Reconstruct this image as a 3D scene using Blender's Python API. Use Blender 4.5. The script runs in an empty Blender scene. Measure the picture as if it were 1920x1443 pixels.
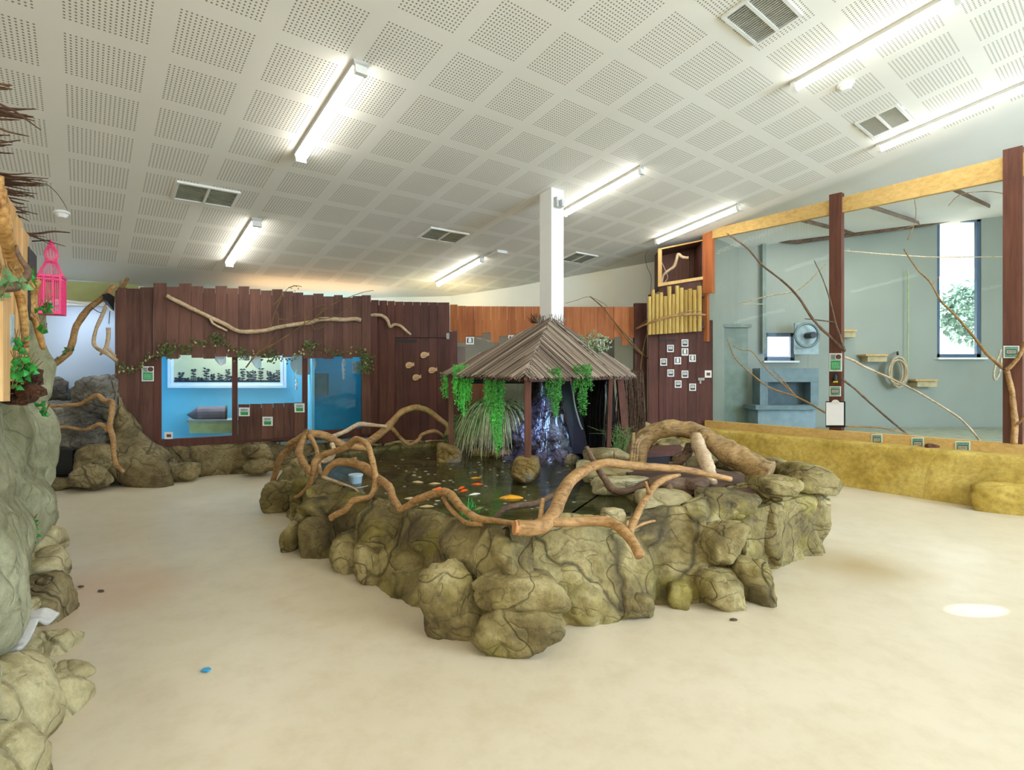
import bpy, math, random
from mathutils import Vector, noise
from mathutils.geometry import tessellate_polygon
random.seed(7)
R = random.random
def U(a, b): return a + (b - a) * R()
scn = bpy.context.scene
COL = scn.collection

# ------------------------------------------------------------------ camera
F, CX, CY, EYE = 980.0, 960.0, 705.0, 1.5
cam = bpy.data.cameras.new('camera'); camo = bpy.data.objects.new('camera', cam); COL.objects.link(camo)
camo.location = (0, 0, EYE); camo.rotation_euler = (math.pi / 2, 0, 0)
cam.sensor_width = 36; cam.lens = 36 * F / 1920; cam.shift_y = (CY - 721.5) / 1920.0
cam.clip_start = 0.05; cam.clip_end = 200
scn.camera = camo
# ------------------------------------------------------------------ world and exposure
w = bpy.data.worlds.new('sky'); scn.world = w; w.use_nodes = True
bg = w.node_tree.nodes['Background']; bg.inputs[0].default_value = (0.86, 0.93, 1.0, 1); bg.inputs[1].default_value = 9.0
vs = scn.view_settings; vs.view_transform = 'Standard'; vs.look = 'None'; vs.gamma = 1; vs.use_curve_mapping = False
vs.exposure = 0.6
LAMP = 13.0            # strength of the fluorescent diffusers

def area_light(name, loc, target, size, power, color, size_y=None):
    l = bpy.data.lights.new(name, 'AREA'); l.energy = power; l.color = color
    l.shape = 'RECTANGLE'; l.size = size; l.size_y = size_y or size
    o = bpy.data.objects.new(name, l); COL.objects.link(o); o.location = loc
    d = Vector(target) - Vector(loc); o.rotation_euler = d.to_track_quat('-Z', 'Y').to_euler(); return o
def spot(name, loc, target, power, color, angle=60, blend=.6, rad=.05):
    l = bpy.data.lights.new(name, 'SPOT'); l.energy = power; l.color = color; l.spot_size = math.radians(angle); l.spot_blend = blend
    l.shadow_soft_size = rad
    o = bpy.data.objects.new(name, l); COL.objects.link(o); o.location = loc
    d = Vector(target) - Vector(loc); o.rotation_euler = d.to_track_quat('-Z', 'Y').to_euler(); return o
def point(name, loc, power, color, rad=.15):
    l = bpy.data.lights.new(name, 'POINT'); l.energy = power; l.color = color; l.shadow_soft_size = rad
    o = bpy.data.objects.new(name, l); COL.objects.link(o); o.location = loc; return o
# daylight from the tall windows of the side wall, right of and behind the camera
area_light('daylight_side_windows', (9.6, -0.2, 2.4), (4.6, 3.6, 0), 3.0, 420, (.36, .62, 1.0), 2.6)
area_light('rear_fill_light', (-1.5, -3.6, 2.9), (0.3, 5.0, .8), 5.0, 85, (1.0, .97, .93), 2.2)  # added fill light behind the camera, not a window
spot('sunbeam_right_window', (9.8, 4.3, 3.4), (2.98, 3.35, 0), 3800, (1.0, .98, .92), 1.45, .25, .01)
# tubes hung inside the enclosures
area_light('exhibit_tube', (-4.15, 9.35, 2.55), (-4.0, 9.2, 0), 2.4, 75, (.92, .97, 1.0), .5)
area_light('exhibit_tube_teal', (-2.75, 10.0, 2.5), (-2.8, 9.9, 0), .5, 22, (.75, .95, 1.0), .5)
area_light('aviary_tube', (6.2, 8.8, 4.1), (6.3, 9.1, 0), 3.0, 32, (.97, 1.0, .95), 1.0)
area_light('alcove_tube', (-6.0, 7.55, 2.6), (-6.0, 7.6, 0), .6, 9, (.72, .82, 1.0), .4)
area_light('warm_heat_lamps', (-3.4, 9.45, 2.74), (-3.5, 9.6, 4), 2.6, 5, (1.0, .62, .30), .5)
area_light('warm_heat_lamps_rear', (-1.2, 10.3, 2.8), (-1.3, 10.4, 4), 1.6, 4, (1.0, .80, .40), .5)
spot('waterfall_lamp_blue', (.25, 5.75, 1.45), (.40, 6.5, .8), 42, (.34, .40, 1.0), 58)
spot('waterfall_lamp_cyan', (.75, 5.95, 1.45), (.5, 6.55, 1.0), 10, (.35, .9, 1.0), 60)
spot('plant_lamp_green', (-.2, 5.9, 1.0), (-.65, 6.7, 1.35), 9, (.35, 1.0, .55), 95)
spot('plant_lamp_green_right', (.5, 6.6, .8), (.95, 5.7, 1.35), 9, (.2, 1.0, .5), 90)

# ------------------------------------------------------------------ ceiling frame (from the photo's 600 mm grid)
CT = Vector((-3.112, 2.674, 3.896)); CU = Vector((.76934, .63827, .02704)); CV = Vector((-.62762, .76305, -.15441))
CN = CU.cross(CV).normalized()
if CN.z < 0: CN = -CN
PITCH = .6
def ceil(i, j, drop=0): return CT + CU * (PITCH * i) + CV * (PITCH * j) - CN * drop
def ceilz(x, y): return CT.z - (CN.x * (x - CT.x) + CN.y * (y - CT.y)) / CN.z
def ray(px, py): return Vector(((px - CX) / F, 1.0, -(py - CY) / F))
def ceil_px(px, py):
    o = Vector((0, 0, EYE)); d = ray(px, py); t = (CT - o).dot(CN) / d.dot(CN); return o + d * t
def ceil_ij(px, py):
    p = ceil_px(px, py) - CT; return p.dot(CU) / PITCH, p.dot(CV) / PITCH
def W(px, py, Y): return Vector(((px - CX) / F * Y, Y, EYE - (py - CY) / F * Y))
def G(px, py, z=0):
    Y = (EYE - z) * F / (py - CY); return Vector(((px - CX) / F * Y, Y, z))
def S(px, Y): return px * Y / F

# ------------------------------------------------------------------ materials
def lin(c):
    if isinstance(c, str):
        c = [int(c[i:i + 2], 16) / 255 for i in (0, 2, 4)]
    return tuple((x / 12.92 if x <= .04045 else ((x + .055) / 1.055) ** 2.4) for x in c) + (1,)
MATS = {}
def nodes(name):
    m = bpy.data.materials.new(name); m.use_nodes = True; nt = m.node_tree
    return m, nt, nt.nodes['Principled BSDF'], nt.nodes['Material Output']
def mp(nt, op, a, b=None, clamp=False):
    n = nt.nodes.new('ShaderNodeMath'); n.operation = op; n.use_clamp = clamp
    for k, v in enumerate((a, b)):
        if v is None: continue
        if isinstance(v, (int, float)): n.inputs[k].default_value = v
        else: nt.links.new(v, n.inputs[k])
    return n.outputs[0]
def mixc(nt, f, a, b):
    n = nt.nodes.new('ShaderNodeMix'); n.data_type = 'RGBA'
    if isinstance(f, (int, float)): n.inputs[0].default_value = f
    else: nt.links.new(f, n.inputs[0])
    for k, v in ((6, a), (7, b)):
        if isinstance(v, tuple): n.inputs[k].default_value = v
        else: nt.links.new(v, n.inputs[k])
    return n.outputs[2]
def tex(nt, kind, scale, vec=None, **kw):
    n = nt.nodes.new('ShaderNodeTex' + kind); n.inputs['Scale'].default_value = scale
    for k, v in kw.items():
        if k in n.inputs: n.inputs[k].default_value = v
        else: setattr(n, k, v)
    if vec is not None: nt.links.new(vec, n.inputs['Vector'])
    return n
def ramp(nt, f, stops):
    n = nt.nodes.new('ShaderNodeValToRGB'); nt.links.new(f, n.inputs[0]); cr = n.color_ramp
    while len(cr.elements) < len(stops): cr.elements.new(.5)
    for e, (p, c) in zip(cr.elements, stops): e.position = p; e.color = c if isinstance(c, tuple) else lin(c)
    return n.outputs[0]
def objco(nt, sc=(1, 1, 1)):
    t = nt.nodes.new('ShaderNodeTexCoord'); m = nt.nodes.new('ShaderNodeMapping'); m.inputs['Scale'].default_value = sc
    nt.links.new(t.outputs['Object'], m.inputs['Vector']); return m.outputs[0]
def bump(nt, bs, h, strength=.5, dist=.02):
    b = nt.nodes.new('ShaderNodeBump'); b.inputs['Strength'].default_value = strength; b.inputs['Distance'].default_value = dist
    nt.links.new(h, b.inputs['Height']); nt.links.new(b.outputs[0], bs.inputs['Normal'])
def plain(name, c, rough=.6, metal=0, var=.12, scale=8, bmp=.15, spec=.4):
    if name in MATS: return MATS[name]
    m, nt, bs, out = nodes(name); v = objco(nt); a = lin(c)
    n = tex(nt, 'Noise', scale, v, Detail=4)
    dk = tuple(x * (1 - var * 1.6) for x in a[:3]) + (1,); lt = tuple(min(1, x * (1 + var)) for x in a[:3]) + (1,)
    nt.links.new(ramp(nt, n.outputs[0], [(.3, dk), (.7, lt)]), bs.inputs['Base Color'])
    bs.inputs['Roughness'].default_value = rough; bs.inputs['Metallic'].default_value = metal
    bs.inputs['Specular IOR Level'].default_value = spec
    if bmp: bump(nt, bs, tex(nt, 'Noise', scale * 6, v, Detail=3).outputs[0], bmp, .004)
    MATS[name] = m; return m
def emis(name, c, s):
    if name in MATS: return MATS[name]
    m, nt, bs, out = nodes(name); bs.inputs['Base Color'].default_value = lin(c)
    bs.inputs['Emission Color'].default_value = lin(c); bs.inputs['Emission Strength'].default_value = s
    MATS[name] = m; return m
def wood(name, c1, c2, rough=.65, scale=1.0, axis='z', knots=True):
    """painted or sawn timber: long fine grain, board to board change"""
    if name in MATS: return MATS[name]
    m, nt, bs, out = nodes(name)
    sc = {'z': (14, 14, .9), 'x': (.9, 14, 14), 'y': (14, .9, 14)}[axis]
    v = objco(nt, tuple(s * scale for s in sc)); n = tex(nt, 'Noise', 1.6, v, Detail=6, Roughness=.65, Distortion=.6)
    n2 = tex(nt, 'Noise', 1.7, objco(nt), Detail=2)
    g = nt.nodes.new('ShaderNodeAttribute'); g.attribute_name = 'shade'
    f = mp(nt, 'ADD', mp(nt, 'MULTIPLY', n.outputs[0], .7), mp(nt, 'MULTIPLY', n2.outputs[0], .3))
    f = mp(nt, 'ADD', f, mp(nt, 'MULTIPLY', mp(nt, 'SUBTRACT', g.outputs['Fac'], .5), .2))
    col = ramp(nt, f, [(.3, c1), (.72, c2)])
    nt.links.new(col, bs.inputs['Base Color']); bs.inputs['Roughness'].default_value = rough
    bs.inputs['Specular IOR Level'].default_value = .35
    bump(nt, bs, n.outputs[0], .35, .006); MATS[name] = m; return m
def rockmat(name, a, b, c, crack='332b1c', sc=1.0, cr=.75, wet=.75, moss=None, bm=.9):
    if name in MATS: return MATS[name]
    m, nt, bs, out = nodes(name); v = objco(nt)
    warp = tex(nt, 'Noise', 1.6 * sc, v, Detail=3)
    ad = nt.nodes.new('ShaderNodeVectorMath'); ad.operation = 'MULTIPLY_ADD'
    nt.links.new(warp.outputs['Color'], ad.inputs[0]); ad.inputs[1].default_value = (.5, .5, .5); nt.links.new(v, ad.inputs[2])
    n1 = tex(nt, 'Noise', 1.9 * sc, v, Detail=7, Roughness=.62)
    n2 = tex(nt, 'Noise', 22 * sc, v, Detail=6, Roughness=.7)
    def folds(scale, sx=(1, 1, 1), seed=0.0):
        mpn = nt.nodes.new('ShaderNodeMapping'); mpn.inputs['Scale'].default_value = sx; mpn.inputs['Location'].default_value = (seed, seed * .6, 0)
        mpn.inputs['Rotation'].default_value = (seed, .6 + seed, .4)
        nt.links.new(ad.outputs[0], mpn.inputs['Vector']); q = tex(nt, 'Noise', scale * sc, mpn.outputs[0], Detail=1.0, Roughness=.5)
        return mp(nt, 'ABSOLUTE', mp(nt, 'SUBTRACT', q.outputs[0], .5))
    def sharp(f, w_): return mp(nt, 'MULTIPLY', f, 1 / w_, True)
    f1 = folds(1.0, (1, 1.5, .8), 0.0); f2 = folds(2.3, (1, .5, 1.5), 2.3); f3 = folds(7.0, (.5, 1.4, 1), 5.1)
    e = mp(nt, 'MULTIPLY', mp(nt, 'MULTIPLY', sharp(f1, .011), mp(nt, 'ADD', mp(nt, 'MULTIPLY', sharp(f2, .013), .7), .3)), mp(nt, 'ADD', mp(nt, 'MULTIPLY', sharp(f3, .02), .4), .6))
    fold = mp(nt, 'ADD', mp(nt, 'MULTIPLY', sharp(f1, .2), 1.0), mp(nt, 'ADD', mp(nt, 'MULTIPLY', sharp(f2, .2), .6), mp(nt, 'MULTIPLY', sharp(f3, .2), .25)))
    base = ramp(nt, n1.outputs[0], [(.36, a), (.5, b), (.62, c)])
    sp = ramp(nt, n2.outputs[0], [(.3, (.55, .55, .52, 1)), (.6, (1, 1, 1, 1))])
    mul = nt.nodes.new('ShaderNodeMix'); mul.data_type = 'RGBA'; mul.blend_type = 'MULTIPLY'; mul.inputs[0].default_value = .8
    nt.links.new(base, mul.inputs[6]); nt.links.new(sp, mul.inputs[7])
    crease_shade = mp(nt, 'MULTIPLY', mp(nt, 'SUBTRACT', 1.0, e), cr)  # crack lines and crease shade, both put into the rock colour
    col = mixc(nt, crease_shade, mul.outputs[2], lin(crack))
    if moss:
        mm = mp(nt, 'MULTIPLY', mp(nt, 'SUBTRACT', tex(nt, 'Noise', 3.3, v, Detail=4).outputs[0], .52), 5, True)
        col = mixc(nt, mp(nt, 'MULTIPLY', mm, .55), col, lin(moss))
    nt.links.new(col, bs.inputs['Base Color']); bs.inputs['Roughness'].default_value = wet
    bs.inputs['Specular IOR Level'].default_value = .35
    h = mp(nt, 'ADD', mp(nt, 'ADD', fold, mp(nt, 'MULTIPLY', e, .25)), mp(nt, 'ADD', mp(nt, 'MULTIPLY', n2.outputs[0], .45), mp(nt, 'MULTIPLY', n1.outputs[0], 1.0)))
    bump(nt, bs, h, bm, .05 * min(1, bm * 1.2)); MATS[name] = m; return m
def bark(name, a, b, c='4a3420'):
    if name in MATS: return MATS[name]
    m, nt, bs, out = nodes(name); v = objco(nt)
    n = tex(nt, 'Noise', 7, v, Detail=8, Roughness=.7, Distortion=.6); n2 = tex(nt, 'Noise', 60, objco(nt, (.25, 1, 1)), Detail=4)
    col = ramp(nt, mp(nt, 'ADD', mp(nt, 'MULTIPLY', n.outputs[0], .6), mp(nt, 'MULTIPLY', n2.outputs[0], .4)), [(.36, c), (.46, a), (.60, b)]); nt.links.new(col, bs.inputs['Base Color'])
    bs.inputs['Roughness'].default_value = .65
    bump(nt, bs, mp(nt, 'ADD', n2.outputs[0], n.outputs[0]), .6, .008); MATS[name] = m; return m
def glass(name, tint=(1, 1, 1), rough=.02, refl=1.0):
    if name in MATS: return MATS[name]
    m, nt, bs, out = nodes(name); nt.nodes.remove(bs)
    tr = nt.nodes.new('ShaderNodeBsdfTransparent'); tr.inputs[0].default_value = (*tint, 1)
    gl = nt.nodes.new('ShaderNodeBsdfGlossy'); gl.inputs['Roughness'].default_value = rough
    fr = nt.nodes.new('ShaderNodeFresnel'); fr.inputs[0].default_value = 1.35
    mx = nt.nodes.new('ShaderNodeMixShader'); nt.links.new(mp(nt, 'MULTIPLY', fr.outputs[0], refl), mx.inputs[0])
    nt.links.new(tr.outputs[0], mx.inputs[1]); nt.links.new(gl.outputs[0], mx.inputs[2]); nt.links.new(mx.outputs[0], out.inputs[0])
    MATS[name] = m; return m

# ------------------------------------------------------------------ object helpers
ORG = {}
GROUPS = {'ceiling light': 'ceiling battens', 'ceiling vent': 'ceiling vents', 'smoke detector': 'smoke detectors', 'fish decoration': 'wooden fish on the door', 'shelf': 'ledges on the aviary wall', 'hanging plant': 'hanging plants on the hut', 'card': 'papers hanging in the blue windows', 'screen': 'brushwood screens of the hut'}
def tag(o, label=None, cat=None, group=None, kind=None):
    group = group or GROUPS.get(cat)
    if label: o['label'] = label
    if cat: o['category'] = cat
    if group: o['group'] = group
    if kind: o['kind'] = kind
    return o
def empty(name, loc, label, cat, group=None):
    o = bpy.data.objects.new(name, None); COL.objects.link(o); o.location = Vector(loc); o.empty_display_size = .1
    ORG[o.name] = Vector(loc); return tag(o, label, cat, group)
class MB:
    def __init__(s): s.v = []; s.f = []; s.c = []
    def add(s, vs, fs, sh=None):
        o = len(s.v); s.v += [Vector(p) for p in vs]; s.f += [tuple(i + o for i in f) for f in fs]
        sh = R() if sh is None else sh; s.c += [sh] * len(fs); return s
    def prism(s, quad, d, sh=None):
        """closed polygon (front face) extruded by vector d"""
        n = len(quad); q = [Vector(p) for p in quad]; d = Vector(d)
        vs = q + [p + d for p in q]
        fs = [tuple(range(n)), tuple(range(2 * n - 1, n - 1, -1))] + [(i, i + n, (i + 1) % n + n, (i + 1) % n) for i in range(n)]
        # orient outward
        nn = (q[1] - q[0]).cross(q[2] - q[1])
        if nn.dot(d) > 0: fs = [tuple(reversed(f)) for f in fs]
        return s.add(vs, fs, sh)
    def box(s, c, size, ax=None, sh=None):
        c = Vector(c); X, Y, Z = ax or (Vector((1, 0, 0)), Vector((0, 1, 0)), Vector((0, 0, 1)))
        a, b, h = size[0] / 2, size[1] / 2, size[2] / 2
        return s.prism([c - X * a - Y * b - Z * h, c + X * a - Y * b - Z * h, c + X * a + Y * b - Z * h, c - X * a + Y * b - Z * h], Z * 2 * h, sh)
    def tube(s, pts, seg=8, sub=5, rough=.10, sh=None, cap=True, fr=9, rseed=None):
        """pts: (Vector, radius)"""
        sd = U(0, 50) if rseed is None else rseed
        P = [(Vector(p), r) for p, r in pts]; path = []
        n = len(P)
        for k in range(n - 1):
            p0, p1, p2, p3 = P[max(k - 1, 0)], P[k], P[k + 1], P[min(k + 2, n - 1)]
            for t in range(sub):
                u = t / sub
                q = .5 * ((2 * p1[0]) + (p2[0] - p0[0]) * u + (2 * p0[0] - 5 * p1[0] + 4 * p2[0] - p3[0]) * u * u + (3 * p1[0] - p0[0] - 3 * p2[0] + p3[0]) * u ** 3)
                path.append((q, p1[1] + (p2[1] - p1[1]) * u))
        path.append(P[-1]); vs = []; fs = []
        t = (path[1][0] - path[0][0]).normalized(); up = Vector((0, 0, 1)) if abs(t.z) < .9 else Vector((1, 0, 0))
        nrm = t.cross(up).normalized()
        for k, (q, r) in enumerate(path):
            a = path[max(k - 1, 0)][0]; b = path[min(k + 1, len(path) - 1)][0]
            tt = (b - a).normalized(); nrm = (nrm - tt * nrm.dot(tt)).normalized(); bi = tt.cross(nrm)
            for j in range(seg):
                an = 2 * math.pi * j / seg; d = nrm * math.cos(an) + bi * math.sin(an)
                rr = r
                if rough:
                    rr *= 1 + rough * 1.6 * noise.noise(q * fr + d * .8 + Vector((sd, 0, 0))) + rough * noise.noise(q * fr * 3 + d * 1.5)
                vs.append(q + d * rr)
        m = len(path)
        for k in range(m - 1):
            for j in range(seg):
                fs.append((k * seg + j, k * seg + (j + 1) % seg, (k + 1) * seg + (j + 1) % seg, (k + 1) * seg + j))
        if cap:
            fs.append(tuple(reversed(range(seg)))); fs.append(tuple(range((m - 1) * seg, m * seg)))
        return s.add(vs, fs, sh)
    def build(s, name, mat, parent=None, smooth=False, bevel=0):
        me = bpy.data.meshes.new(name)
        if parent is not None: org = ORG[parent.name]
        elif s.v:
            xs = [p.x for p in s.v]; ys = [p.y for p in s.v]; zs = [p.z for p in s.v]
            org = Vector(((min(xs) + max(xs)) / 2, (min(ys) + max(ys)) / 2, min(zs)))
        else: org = Vector()
        me.from_pydata([p - org for p in s.v], [], s.f); me.update()
        at = me.attributes.new('shade', 'FLOAT', 'FACE'); at.data.foreach_set('value', s.c)
        if smooth: me.polygons.foreach_set('use_smooth', [True] * len(me.polygons))
        me.materials.append(mat)
        o = bpy.data.objects.new(name, me); COL.objects.link(o)
        if parent is not None: o.parent = parent
        else: o.location = org
        ORG[o.name] = org
        if bevel:
            b = o.modifiers.new('bevel', 'BEVEL'); b.width = bevel; b.segments = 2; b.limit_method = 'ANGLE'
        return o
def st(o, kind='structure'): o['kind'] = kind; return o

class Plane:
    """a vertical plane seen in the photo; off > 0 comes towards the room"""
    def __init__(s, p0, p1):
        s.p = Vector((p0[0], p0[1], 0)); s.d = (Vector((p1[0], p1[1], 0)) - s.p).normalized(); s.n = Vector((s.d.y, -s.d.x, 0))
        if s.n.dot(-s.p) < 0: s.n = -s.n
    def at(s, px, py, off=0):
        a = (px - CX) / F; o = s.p + s.n * off
        # o + t d, X = a Y
        t = (a * o.y - o.x) / (s.d.x - a * s.d.y); q = o + s.d * t
        return Vector((q.x, q.y, EYE - (py - CY) / F * q.y))
    def xz(s, px, z, off=0):
        q = s.at(px, CY, off); q.z = z; return q
    def board(s, mb, x0, x1, t0, b0, off, th, t1=None, b1=None, sh=None):
        t1 = t0 if t1 is None else t1; b1 = b0 if b1 is None else b1
        return mb.prism([s.at(x0, t0, off), s.at(x1, t1, off), s.at(x1, b1, off), s.at(x0, b0, off)], -s.n * th, sh)
    def rot(s): return math.atan2(s.d.y, s.d.x)

def catmull(P, n, closed=True):
    out = []; m = len(P)
    seg = m if closed else m - 1
    for k in range(seg):
        g = lambda i: P[i % m] if closed else P[min(max(i, 0), m - 1)]
        p0, p1, p2, p3 = g(k - 1), g(k), g(k + 1), g(k + 2)
        for t in range(n):
            u = t / n
            out.append(tuple(.5 * (2 * b + (c - a) * u + (2 * a - 5 * b + 4 * c - d) * u * u + (3 * b - a - 3 * c + d) * u ** 3) for a, b, c, d in zip(p0, p1, p2, p3)))
    if not closed: out.append(P[-1])
    return out
def cellular(p, s):
    d, _ = noise.voronoi(p * s); return d[1] - d[0]
def rockdisp(p, big=.10, small=.03, s=1.9, seed=0):
    q = p + Vector((seed, seed * .7, 0)); wq = q + .16 * noise.noise_vector(q * 1.8)
    c = min(cellular(wq, s) * 1.5, 1.0); c = 1 - (1 - c) ** 2
    bl = abs(noise.noise(wq * 2.3)) + .5 * abs(noise.noise(Vector((wq.x * 6, wq.y * 6, wq.z * 3.4)) + Vector((9, 3, 1)))) + .25 * abs(noise.noise(wq * 12))
    return big * (c - .55) + small * 2.2 * (bl - .35) + .3 * small * noise.fractal(q * 9, 1.0, 2.1, 3)
def ridge(mb, pts, thick, closed=True, n=16, m=34, big=.11, small=.045, s=1.9, seed=0, base=-.02, lean=.12, inner=True):
    """rocky wall along pts (x, y, top z); outside is on the right of travel"""
    P = catmull(pts, n, closed); N = len(P); vs = []; fs = []
    for k, (x, y, h) in enumerate(P):
        a = P[(k - 1) % N] if closed or k > 0 else P[k]; b = P[(k + 1) % N] if closed or k < N - 1 else P[k]
        t = Vector((b[0] - a[0], b[1] - a[1], 0)).normalized(); out = Vector((t.y, -t.x, 0))
        for j in range(m):
            u = j / (m - 1)
            if u < .55:
                v = u / .55; off = -lean * v; z = base + (h - base) * v; nr = out
                off -= .06 * max(0, v - .8) / .2
            elif u < .8:
                v = (u - .55) / .25; off = -lean - .06 - (thick - lean - .10) * v; z = h + .025 * math.sin(math.pi * v); nr = Vector((0, 0, 1))
                if v < .3: nr = (nr + out * (1 - v / .3)).normalized()
            else:
                v = (u - .8) / .2; off = -thick + .04 - .05 * v; z = h - (h - .08) * v; nr = -out
            p = Vector((x, y, z)) + out * off
            d = rockdisp(p, big, small, s, seed)
            if u > .55: d = d * .35 - .02
            vs.append(p + nr * d)
    K = N if closed else N - 1
    for k in range(K):
        for j in range(m - 1):
            a = k * m + j; b = ((k + 1) % N) * m + j; fs.append((a, b, b + 1, a + 1))
    if not closed:
        fs.append(tuple(range(m))); fs.append(tuple(reversed(range((N - 1) * m, N * m))))
    return mb.add(vs, fs, .5)
_ico = {}
def icos(sub):
    if sub in _ico: return _ico[sub]
    import bmesh
    b = bmesh.new(); bmesh.ops.create_icosphere(b, subdivisions=sub, radius=1)
    b.verts.ensure_lookup_table(); r = ([v.co.copy() for v in b.verts], [tuple(v.index for v in f.verts) for f in b.faces]); b.free(); _ico[sub] = r; return r
def boulder(mb, c, size, seed, sub=4, facets=10, rough=.05, rz=0, sharp=7, flat=0):
    """a weathered stone: softened facets and fine surface noise"""
    rnd = random.Random(seed); vs, fs = icos(sub); c = Vector(c)
    pl = [(Vector((rnd.gauss(0, 1), rnd.gauss(0, 1), rnd.gauss(0, 1))).normalized(), rnd.uniform(.72, 1.0)) for _ in range(facets)]
    for ax in (Vector((1, 0, 0)), Vector((-1, 0, 0)), Vector((0, 1, 0)), Vector((0, -1, 0)), Vector((0, 0, 1)), Vector((0, 0, -1))):
        pl.append(((ax + Vector((rnd.uniform(-.25, .25), rnd.uniform(-.25, .25), rnd.uniform(-.2, .2)))).normalized(), .92))
    o = []; cr, sr = math.cos(rz), math.sin(rz)
    for d in vs:
        acc = 0
        for n_, k in pl:
            q = max(d.dot(n_), 0) / k; acc += q ** sharp
        r = acc ** (-1 / sharp)
        p = d * r
        sv = Vector((seed, 0, 0)); r += rough * (noise.fractal(p * 2.6 + sv, 1, 2, 4) * 1.2 + 2.2 * (abs(noise.noise(p * 1.5 + sv)) - .2) + .8 * (abs(noise.noise(p * 3.6 + sv)) - .2)) - rough * .8 * max(0, .12 - cellular(p + Vector((seed * 3., 0, 0)), 1.3)) * 6
        p = d * r; p = Vector((p.x * size[0] / 2, p.y * size[1] / 2, p.z * size[2] / 2))
        p = Vector((p.x * cr - p.y * sr, p.x * sr + p.y * cr, p.z)); o.append(c + p)
    return mb.add(o, fs, .5)
def bpx(x0, y0, x1, y1, Y, depth, grow=1.12):
    """centre and size of a stone whose outline fills this region at distance Y (its front)"""
    Yc = Y + depth * .35; c = W((x0 + x1) / 2, (y0 + y1) / 2, Yc)
    return c, (S(x1 - x0, Yc) * grow, depth, S(y1 - y0, Yc) * grow)
def bpath(pts, rs):
    """branch path from (px, py, distance) and radii in px"""
    n = len(pts); out = []
    for k, p in enumerate(pts):
        if isinstance(rs, (int, float)): r = rs
        elif len(rs) == n: r = rs[k]
        else: r = rs[0] + (rs[1] - rs[0]) * k / (n - 1)
        out.append((W(*p), S(r, p[2])))
    return out
def leaf(mb, p, d, up, L, Wd, sh=None, bend=.2):
    d = Vector(d).normalized(); s_ = d.cross(Vector(up)); s_ = s_.normalized() if s_.length > 1e-4 else Vector((1, 0, 0)); n_ = s_.cross(d)
    P = Vector(p); a = P + d * L * .4 + n_ * L * bend * .3; b = P + d * L - n_ * L * bend * .4
    mb.add([P, a - s_ * Wd / 2, b, a + s_ * Wd / 2, a + n_ * L * .05], [(0, 1, 4), (1, 2, 4), (2, 3, 4), (3, 0, 4)], sh)

# ------------------------------------------------------------------ shared materials
M_dark = wood('dark_brown_stain', '472a20', '7a5242')
M_dark2 = wood('deep_brown_stain', '42231b', '683d31')
M_orange = wood('orange_brown_stain', '8a4a26', 'bd7540')
M_pine = wood('raw_pine', 'b9924e', 'e2c07c', axis='y')
M_pinez = wood('raw_pine_upright', 'b5843f', 'ddb878')
M_post = wood('red_brown_stain', '48281e', '754735')
M_log = wood('debarked_log', '9c7a34', 'd8b96a', scale=1.4)
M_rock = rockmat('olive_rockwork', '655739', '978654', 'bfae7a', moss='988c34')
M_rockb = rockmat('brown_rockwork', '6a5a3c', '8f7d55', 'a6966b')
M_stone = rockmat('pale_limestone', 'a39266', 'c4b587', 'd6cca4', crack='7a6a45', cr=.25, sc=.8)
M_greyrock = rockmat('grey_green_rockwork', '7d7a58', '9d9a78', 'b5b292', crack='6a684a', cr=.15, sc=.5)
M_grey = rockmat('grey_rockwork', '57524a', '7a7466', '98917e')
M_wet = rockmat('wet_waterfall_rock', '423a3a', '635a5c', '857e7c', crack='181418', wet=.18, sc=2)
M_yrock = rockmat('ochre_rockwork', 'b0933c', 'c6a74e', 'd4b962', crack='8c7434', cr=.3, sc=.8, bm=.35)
M_branch = bark('bare_branch_wood', '97703f', 'b98e5a', '674a2a')
M_branchd = bark('dark_branch_wood', '5e4531', '7c6146', '3a2a1c')
M_branchp = bark('pale_branch_wood', 'b59a76', 'cfb797', '8f7350')
M_drift = bark('driftwood_log', '8c7046', 'b3925f', '57422a')
M_white = plain('white_wall_paint', 'f2eee0', .7, var=.03, scale=1.5, bmp=.05)
M_black = plain('black_plastic', '0d0d10', .45, var=.1)
M_paper = plain('white_card', 'ece9e2', .5, var=.02, bmp=0)
M_ink = plain('dark_print', '2b2c33', .6, var=.02, bmp=0)
M_green = plain('green_print', '2f9e55', .6, var=.25, scale=40, bmp=0)
M_teal = plain('teal_print', '6f9f86', .6, var=.2, scale=30, bmp=0)
M_metal = plain('white_metal', 'e6e4dc', .4, 0, .02, bmp=0)
M_grille = plain('grille_metal', 'd0cdbf', .45, 0, .03, bmp=0)
M_steel = plain('dull_steel', '8f8d88', .35, .8, .1)
M_tube = emis('lit_tube', 'fffdf6', LAMP)
M_glass = glass('clear_glass', (.975, .985, .98), .02, .10)
M_lichen = plain('ivy_leaf', '5d6f3a', .6, var=.4, scale=25)
M_leafg = plain('bright_leaf', '2f9a3c', .45, var=.35, scale=25)
M_hang = plain('hanging_fern_leaf', '62c94f', .5, var=.4, scale=30)
M_reed = plain('dry_reed', '9a8266', .8, var=.45, scale=22)
M_twig = plain('thin_twig', '7a6038', .8, var=.3)
M_rope = plain('sisal_rope', 'b9a888', .9, var=.25, scale=40)

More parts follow.
